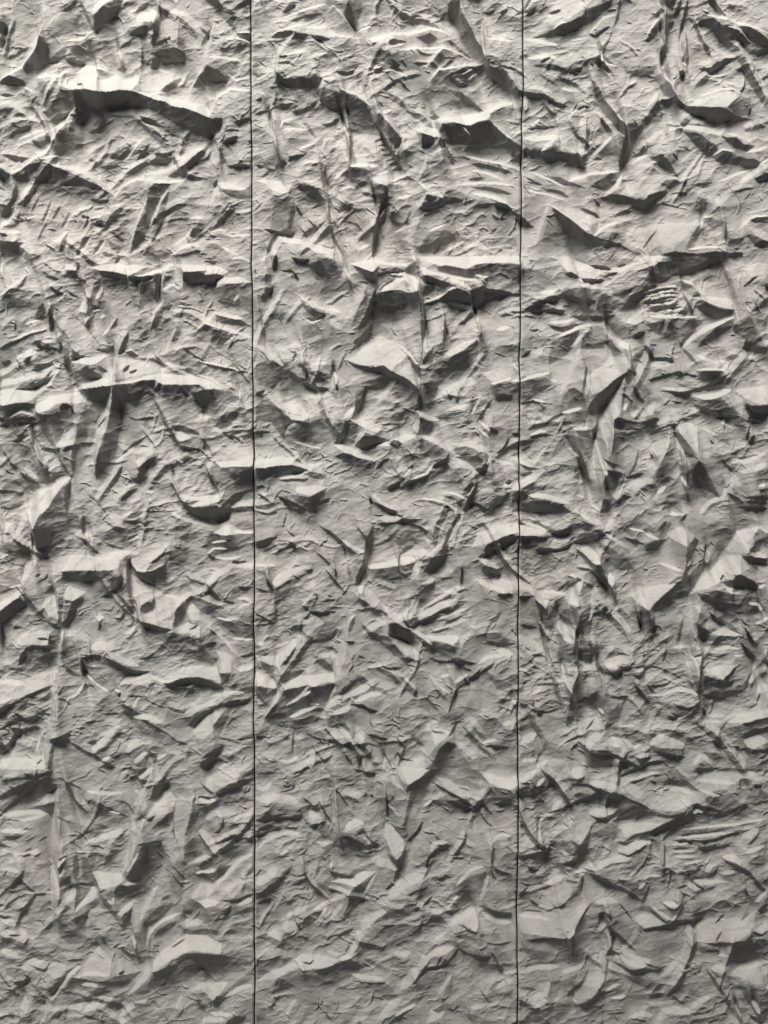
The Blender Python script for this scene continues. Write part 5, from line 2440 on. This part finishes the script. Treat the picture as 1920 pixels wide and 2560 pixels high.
def noise(cu, cv):
    """value noise with cells of cu x cv photograph pixels, range -1..1"""
    return upsample(rng.uniform(-1, 1, (int(NV * ST / cv) + 3, int(NU * ST / cu) + 3)), NV, NU)

def fbm(c, o=4, asp=1.0, gain=.5):
    s = 0; a = 1.0
    for i in range(o):
        s = s + a * noise(c * asp / 2 ** i, c / 2 ** i); a *= gain
    return s

UU = U0 + ST * (np.arange(NU) + .5)
VV = V0 + ST * (np.arange(NV) + .5)

def poly_fill(S, pts, val, wob=0.0, mix=1.0):
    pts = np.asarray(pts, float)
    u0 = max(int((pts[:, 0].min() - U0) / ST) - 1, 0); u1 = min(int((pts[:, 0].max() - U0) / ST) + 2, NU)
    v0 = max(int((pts[:, 1].min() - V0) / ST) - 1, 0); v1 = min(int((pts[:, 1].max() - V0) / ST) + 2, NV)
    if u1 <= u0 or v1 <= v0: return
    X = UU[u0:u1][None, :] + WX[v0:v1, u0:u1] * wob
    Y = VV[v0:v1][:, None] + WY[v0:v1, u0:u1] * wob
    ins = np.zeros(X.shape, bool)
    n = len(pts)
    for i in range(n):
        xa, ya = pts[i]; xb, yb = pts[(i + 1) % n]
        if ya == yb: continue
        ins ^= ((ya > Y) != (yb > Y)) & (X < (xb - xa) * (Y - ya) / (yb - ya) + xa)
    T = S[v0:v1, u0:u1]
    T[ins] = T[ins] * (1 - mix) + val * mix

def stroke_poly(pts, w):
    """a narrow facet along a line, pointed at both ends"""
    p = np.asarray(pts, float); n = len(p)
    seg = np.hypot(*(p[1:] - p[:-1]).T); L = np.concatenate([[0], np.cumsum(seg)])
    m = max(n * 2, 5)
    t = np.linspace(0, L[-1], m)
    q = np.stack([np.interp(t, L, p[:, 0]), np.interp(t, L, p[:, 1])], 1)
    d = np.gradient(q, axis=0); d /= np.hypot(d[:, 0], d[:, 1])[:, None] + 1e-9
    nn = np.stack([-d[:, 1], d[:, 0]], 1)
    hw = .5 * w * np.clip(np.minimum(np.linspace(0, 1, m), np.linspace(1, 0, m)) * 5 + .22, 0, 1)
    return np.concatenate([q + nn * hw[:, None], (q - nn * hw[:, None])[::-1]])

WX = noise(46, 46) * 5 + noise(17, 17) * 2.6 + noise(7, 7) * 1.2
WY = noise(46, 46) * 5 + noise(17, 17) * 2.6 + noise(7, 7) * 1.2

# --- 1. the general crumpled ground: cells of different steepness, two sizes, warped
def cells(cu, cv, amp, warp, shear=0.0):
    """flat-sided cells: each a plane of its own tilt"""
    X = (UU[None, :] + (noise(cu * 1.3, cu * 1.3)) * warp)
    Y = (VV[:, None] + (noise(cu * 1.3, cu * 1.3)) * warp)
    X, Y = X + shear * Y, Y - shear * X * .6
    gx = X / cu; gy = Y / cv
    ix = np.floor(gx).astype(int); iy = np.floor(gy).astype(int)
    R = rng.random((3, 512, 512))
    best = np.full(X.shape, 1e9); val = np.zeros(X.shape)
    for dx in (-1, 0, 1):
        for dy in (-1, 0, 1):
            jx = (ix + dx) % 512; jy = (iy + dy) % 512
            d = (ix + dx + R[0][jy, jx] - gx) ** 2 + (iy + dy + R[1][jy, jx] - gy) ** 2
            m = d < best
            best = np.where(m, d, best); val = np.where(m, R[2][jy, jx], val)
    return (val * 2 - 1) * amp

def scoops(c, asp, ang, slope, warp, seed_n=512):
    """fractured ground: shallow shell-shaped scoops that meet in sharp crests; height in photograph pixels"""
    n1, n2 = noise(c * 1.5, c * 1.1) * warp, noise(c * 1.5, c * 1.1) * warp
    n1 += noise(c * .4, c * .3) * warp * .3; n2 += noise(c * .4, c * .3) * warp * .3
    ca, sa = math.cos(math.radians(ang)), math.sin(math.radians(ang))
    X = UU[None, :] + n1; Y = VV[:, None] + n2
    gx = (X * ca + Y * sa) / (c * asp); gy = (-X * sa + Y * ca) / c
    ix = np.floor(gx).astype(int); iy = np.floor(gy).astype(int)
    R = rng.random((3, seed_n, seed_n)).astype(np.float32)
    best = np.full(X.shape, 1e9)
    for dx in (-1, 0, 1):
        for dy in (-1, 0, 1):
            jx = (ix + dx) % seed_n; jy = (iy + dy) % seed_n
            d = (ix + dx + R[0][jy, jx] - gx) ** 2 + (iy + dy + R[1][jy, jx] - gy) ** 2 + .35 * R[2][jy, jx]
            best = np.minimum(best, d)
    return best * c * slope

patch = [np.clip(.5 + .75 * fbm(q, 2), .08, 1.2) for q in (260, 170, 120, 90)]
GR = scoops(110, 1.4, -30, .13, 60) * patch[0]
GR += scoops(52, 1.7, -25, .22, 30) * patch[1]
GR += scoops(27, 1.9, -25, .24, 14) * patch[2]
GR += scoops(13, 2.6, -30, .20, 6) * patch[3]
GR += scoops(7, 2.8, -18, .22, 3.5) * patch[1]
S = np.zeros((NV, NU))
# --- 2. outlines traced
shapes = []
for ln in FACETS.splitlines():
    f = ln.split()
    if not f: continue
    if f[0][0] == '@':
        ou, ov = float(f[0][1:]), float(f[1]); continue
    k = 640.0 / 1659.0
    c = [float(x) for x in f[1:]]
    pts = [(ou + c[i] * k, ov + c[i + 1] * k) for i in range(0, len(c) - 1, 2)]
    if '/' in f[0]:
        a, w = f[0].split('/')
        shapes.append((int(a), stroke_poly(pts, float(w) * k)))
    else:
        shapes.append((int(f[0]), pts))
T = np.zeros(S.shape); M = np.zeros(S.shape)
for a, p in shapes:
    q = np.asarray(p); x, y = q[:, 0], q[:, 1]
    area = .5 * abs(np.dot(x, np.roll(y, 1)) - np.dot(y, np.roll(x, 1)))
    thick = 2 * area / (np.hypot(np.ptp(x), np.ptp(y)) + 1)             # mean thickness of the facet
    g = min(max((16 / (thick + 1)) ** .3, .72), 1.35)                  # slivers are steeper than broad faces
    if a == 1 and thick > 13: g *= .78
    poly_fill(T, p, SL[a] * g, .2); poly_fill(M, p, 1.0, .2)

# --- 3. loose flakes and chips between the large facets
def flakes(n, lo, hi, wid, angs, spread, dark, light, avoid=.75):
    us = rng.uniform(U0, U1, n); vs = rng.uniform(V0, V1, n)
    for u, v in zip(us, vs):
        iu = int((u - U0) / ST); iv = int((v - V0) / ST)
        if iu >= NU or iv >= NV or (M[iv, iu] > .5 and rng.random() < avoid): continue
        L = lo * (hi / lo) ** rng.random()
        a = math.radians(rng.choice(angs) + rng.normal(0, spread)); c = rng.normal(0, .35)
        t = np.linspace(-.5, .5, 5)
        x = u + L * (t * math.cos(a)) ; y = v + L * (t * math.sin(a))
        b = L * c * (t * t - .1) + rng.normal(0, L * .03, 5)
        x = x - math.sin(a) * b; y = y + math.cos(a) * b
        w = wid * (.6 + .8 * rng.random()) * (L / hi) ** .4
        p = np.stack([x, y], 1)
        if light: 
            q = p + np.array([math.sin(a), -math.cos(a)]) * (w * (1.1 if math.cos(a) > 0 else -1.1))
            poly_fill(S, stroke_poly(q, w * 1.3), light * (.6 + .8 * rng.random()), .3)
        poly_fill(S, stroke_poly(p, w), dark * (.5 + rng.random()), .3)

flakes(300, 40, 120, 13, [-35, -20, -50, 15, 30], 14, -.38, .28)
flakes(300, 80, 220, 12, [-38, -52, 22, 60, -15, -70], 9, -.5, .42, .85)
flakes(1300, 22, 75, 5, [-35, -20, 0, 20, -55], 16, -.5, .28)
flakes(7000, 7, 30, 2.7, [-30, -10, 15, 35], 22, -.65, .3, .55)
def blur(a, r):
    fu = np.fft.rfftfreq(a.shape[1]) ; fv = np.fft.fftfreq(a.shape[0])
    g = np.exp(-2 * (math.pi * r) ** 2 * (fv[:, None] ** 2 + fu[None, :] ** 2))
    return np.fft.irfft2(np.fft.rfft2(a) * g, s=a.shape)

# every steep face eases off away from its crest: overhangs fade downwards, ledge faces fade upwards
def ease(A, length, up):
    k = math.exp(-ST / length); e = np.zeros(NU); out = np.zeros_like(A)
    for i in (range(NV - 1, -1, -1) if up else range(NV)):
        e = e * k + A[i] * (1 - k); out[i] = e
    return out
free = M < .5
T = T * np.interp(VV, [0, 700, 1500, 2100], [1.2, 1.12, 1.0, .84])[:, None]
D, B = np.minimum(T, 0) * M, np.maximum(T, 0) * M
near = blur(T * M, 11 / ST) / (blur(M, 11 / ST) + .25)
wide = blur(T * M, 34 / ST) / (blur(M, 34 / ST) + .3)
TT = .95 * (D + B) + .35 * ease(D, 10, False) + .3 * ease(B, 12, True)
S = TT + np.where(free, .35 * near + .6 * wide + S, .15 * near + .7 * S)
S = S - .8 * blur(S, 60 / ST)
S = blur(S, .3)
# --- 4. the height whose downward slope is S and which stays as level sideways as it can
lam, eps = .03, (2 * math.pi / (420 / ST)) ** 2
kv = 2 * np.sin(math.pi * np.fft.fftfreq(NV))[:, None]; ku = 2 * np.sin(math.pi * np.fft.rfftfreq(NU))[None, :]
ka = kv * math.cos(LA) + ku * math.sin(LA); kb = ku * math.cos(LA) - kv * math.sin(LA)
den = ka ** 2 + lam * kb ** 2 + eps
S0 = S.copy()
for it in range(6):
    F = -1j * ka * np.fft.rfft2(S) / den
    F[0, 0] = 0
    r = S0 - np.fft.irfft2(1j * ka * F, s=S.shape)            # where the slope still misses its aim
    if it < 5: S = S + 1.2 * np.sign(r) * np.maximum(np.abs(r) - .17, 0)
print("slope misses", np.abs(r).mean(), np.percentile(np.abs(r), 99))
H = np.fft.irfft2(F, s=S.shape) * ST       # in photograph pixels
H = H + (GR - blur(GR, 90 / ST)) * (1 - .3 * blur(M, 6 / ST))
# stone grain
rough = np.clip(.55 + .6 * fbm(150, 3), .15, 1.3)
H += rough * (fbm(14, 2, 1.6) * .2 + noise(7, 4) * .16) + noise(34, 20) * .6
H = np.clip(H, -75, 75)
print("relief", H.min(), H.max(), H.std())

# ------------------------------------------------------------------ materials
def stone_material():
    m = bpy.data.materials.new("cast_stone"); m.use_nodes = True
    nt = m.node_tree; N = nt.nodes; Lk = nt.links
    b = N["Principled BSDF"]; b.inputs["Roughness"].default_value = .85
    b.inputs["Specular IOR Level"].default_value = .25
    tc = N.new("ShaderNodeTexCoord")
    def nz(scale, det=4, rough=.55):
        n = N.new("ShaderNodeTexNoise"); n.inputs["Scale"].default_value = scale
        n.inputs["Detail"].default_value = det; n.inputs["Roughness"].default_value = rough
        Lk.new(tc.outputs["Object"], n.inputs["Vector"]); return n
    n1 = nz(.9, 5); r1 = N.new("ShaderNodeValToRGB"); Lk.new(n1.outputs[0], r1.inputs[0])
    e = r1.color_ramp.elements
    e[0].position = .32; e[0].color = (.338, .34, .318, 1)
    e[1].position = .68; e[1].color = (.382, .362, .338, 1)
    x = e.new(.5); x.color = (.358, .35, .333, 1)
    n2 = nz(9, 6, .65); r2 = N.new("ShaderNodeValToRGB"); Lk.new(n2.outputs[0], r2.inputs[0])
    r2.color_ramp.elements[0].position = .3; r2.color_ramp.elements[0].color = (.86, .86, .86, 1)
    r2.color_ramp.elements[1].position = .7; r2.color_ramp.elements[1].color = (1.1, 1.09, 1.07, 1)
    mx = N.new("ShaderNodeMix"); mx.data_type = 'RGBA'; mx.blend_type = 'MULTIPLY'; mx.inputs[0].default_value = 1
    Lk.new(r1.outputs[0], mx.inputs[6]); Lk.new(r2.outputs[0], mx.inputs[7])
    Lk.new(mx.outputs[2], b.inputs["Base Color"])
    n3 = nz(70, 5, .7); bp = N.new("ShaderNodeBump"); bp.inputs["Strength"].default_value = .45
    bp.inputs["Distance"].default_value = .006
    Lk.new(n3.outputs[0], bp.inputs["Height"])
    n4 = nz(260, 3, .7); b2 = N.new("ShaderNodeBump"); b2.inputs["Strength"].default_value = .35
    b2.inputs["Distance"].default_value = .002
    Lk.new(n4.outputs[0], b2.inputs["Height"]); Lk.new(bp.outputs[0], b2.inputs["Normal"])
    Lk.new(b2.outputs[0], b.inputs["Normal"])
    return m

def plain(name, col, rough=.8, scale=4, var=.15):
    m = bpy.data.materials.new(name); m.use_nodes = True
    nt = m.node_tree; N = nt.nodes; b = N["Principled BSDF"]; b.inputs["Roughness"].default_value = rough
    n = N.new("ShaderNodeTexNoise"); n.inputs["Scale"].default_value = scale; n.inputs["Detail"].default_value = 6
    tc = N.new("ShaderNodeTexCoord"); nt.links.new(tc.outputs["Object"], n.inputs["Vector"])
    r = N.new("ShaderNodeValToRGB"); nt.links.new(n.outputs[0], r.inputs[0])
    r.color_ramp.elements[0].color = [c * (1 - var) for c in col] + [1]
    r.color_ramp.elements[1].color = [c * (1 + var) for c in col] + [1]
    nt.links.new(r.outputs[0], b.inputs["Base Color"])
    return m

STONE = stone_material()
DARK = plain("joint_shadow_render", (.02, .02, .02), .95)
PAVE = plain("pale_paving", (.16, .155, .15), .8, 3)

# ------------------------------------------------------------------ wall plane <-> photograph
ct, st_ = math.cos(TILT), math.sin(TILT)
def wall_xz(u, v):
    """point of the plane y = 0 that the photograph shows at (u, v)"""
    a = (u - W_PX / 2) * MPP / DIST; b = (H_PX / 2 - v) * MPP / DIST
    dy = ct + b * st_; dz = -st_ + b * ct           # right, forward, up of the tilted camera
    t = -C0[1] / dy
    return C0[0] + a * t, C0[2] + dz * t

# joints between the panels, as (v, u) in the photograph
K = 1920 / 1659
JL = [(-300, 623), (0, 625), (150, 627), (330, 628), (610, 630), (960, 632), (1410, 635), (1700, 635), (2560, 636), (2760, 637)]
JR = [(-300, 1312), (0, 1306), (200, 1308), (330, 1303), (640, 1302), (950, 1299), (1230, 1297), (1500, 1295), (1950, 1296), (2240, 1293), (2560, 1293), (2760, 1293)]
wob = np.interp(np.arange(NV) * ST, np.arange(0, NV * ST + 60, 60), rng.normal(0, .9, int(NV * ST / 60) + 2)[:len(np.arange(0, NV * ST + 60, 60))])
jl = np.interp(VV, [a for a, _ in JL], [b for _, b in JL]) + wob
jr = np.interp(VV, [a for a, _ in JR], [b for _, b in JR]) + wob[::-1]
width = jr - jl
GAP = 3.8
COL = [jl - width, jl, jr, jr + width]                    # the outer joints, just outside the picture
EDGE = [np.full(NV, U0 + 4)] + COL + [np.full(NV, U1 - 4)]

def sample_H(u, iv):
    x = (u - U0) / ST - .5
    x0 = np.clip(np.floor(x).astype(int), 0, NU - 2); f = np.clip(x - x0, 0, 1)
    return H[iv, x0] * (1 - f) + H[iv, x0 + 1] * f

def panel(k, step, label):
    a = EDGE[k] + GAP / 2; b = EDGE[k + 1] - GAP / 2
    rows = np.arange(0, NV, step)
    n = int(np.mean(b - a) / (ST * step))
    s = np.linspace(0, 1, n)
    u = a[rows][:, None] * (1 - s) + b[rows][:, None] * s
    v = np.repeat(VV[rows][:, None], n, 1)
    h = sample_H(u, np.repeat(rows[:, None], n, 1))
    # the cut edge is slightly eased back
    ed = np.minimum(u - a[rows][:, None], b[rows][:, None] - u)
    h = h - 2.2 * np.exp(-(ed / 2.2) ** 2)
    x, z = wall_xz(u, v)
    y = -h * MPP
    BACK = .16
    # wrap the edges back: extra columns and rows
    def wrap(A, mode):
        A = np.concatenate([A[:, :1], A, A[:, -1:]], 1)
        A = np.concatenate([A[:1], A, A[-1:]], 0)
        if mode: A[0] = A[-1] = BACK; A[:, 0] = A[:, -1] = BACK
        return A
    x, z, y = wrap(x, 0), wrap(z, 0), wrap(y, 1)
    nv_, nu_ = x.shape
    co = np.stack([x, y, z], -1).reshape(-1, 3)
    idx = np.arange(nv_ * nu_).reshape(nv_, nu_)
    q = np.stack([idx[:-1, :-1], idx[1:, :-1], idx[1:, 1:], idx[:-1, 1:]], -1).reshape(-1, 4)
    base = np.array([x.mean(), 0.0, z.min()])
    co = co - base
    me = bpy.data.meshes.new("relief_panel")
    me.vertices.add(len(co)); me.vertices.foreach_set("co", co.ravel().astype(np.float32))
    me.loops.add(q.size); me.loops.foreach_set("vertex_index", q.ravel().astype(np.int32))
    me.polygons.add(len(q)); me.polygons.foreach_set("loop_start", np.arange(0, q.size, 4, dtype=np.int32))
    me.polygons.foreach_set("loop_total", np.full(len(q), 4, np.int32))
    me.update(calc_edges=True); me.validate()
    me.shade_flat()
    me.materials.append(STONE)
    o = bpy.data.objects.new("relief_panel", me)
    o.location = base
    scene.collection.objects.link(o)
    tag(o, label, "wall panel", "tall cast stone relief panels of the wall")
    return o

panel(1, 1, "grey rock-textured wall panel on the left, sharp overhang below its bright crest")
panel(2, 1, "grey rock-textured wall panel in the middle, between the two thin black joints")
panel(3, 1, "grey rock-textured wall panel on the right, with a dark forked crease near its top")
for k in (0, 4):
    panel(k, 3, "outer rock-textured wall panel beyond the photograph's %s edge" % ("left" if k == 0 else "right"))

def box(name, x0, x1, y0, y1, z0, z1, mat):
    vs = [(x, y, z) for x in (x0, x1) for y in (y0, y1) for z in (z0, z1)]
    fs = [(0, 1, 3, 2), (4, 6, 7, 5), (0, 4, 5, 1), (2, 3, 7, 6), (0, 2, 6, 4), (1, 5, 7, 3)]
    me = bpy.data.meshes.new(name); me.from_pydata(vs, [], fs); me.materials.append(mat)
    o = bpy.data.objects.new(name, me); scene.collection.objects.link(o); return o

xa, za = wall_xz(U0, V1); xb, zb = wall_xz(U1, V0)
w = box("backing_wall", xa - .3, xb + .3, .165, .45, 0, zb - .02, DARK)
tag(w, "dark backing wall seen through the narrow joints between the panels", "wall")
g = box("ground", -60, 60, -60, 60, -.3, 0, PAVE)
tag(g, kind="structure")

# unseen blocker added to shape the light: its sloping top cuts part of the sun off the lower right of the panels
vs = [(x, y, z) for x, zt in ((-25, 6.2), (25, 23.6)) for y in (-8.6, -8.0) for z in (0, zt)]
fs = [(0, 1, 3, 2), (4, 6, 7, 5), (0, 4, 5, 1), (2, 3, 7, 6), (0, 2, 6, 4), (1, 5, 7, 3)]
me = bpy.data.meshes.new("sun_blocker"); me.from_pydata(vs, [], fs)
me.materials.append(plain("blocker_dark", (.10, .095, .09), .9, 2))
o = bpy.data.objects.new("sun_blocker", me); scene.collection.objects.link(o)
tag(o, "tall dark sun blocker added out of view behind the viewer", "wall")
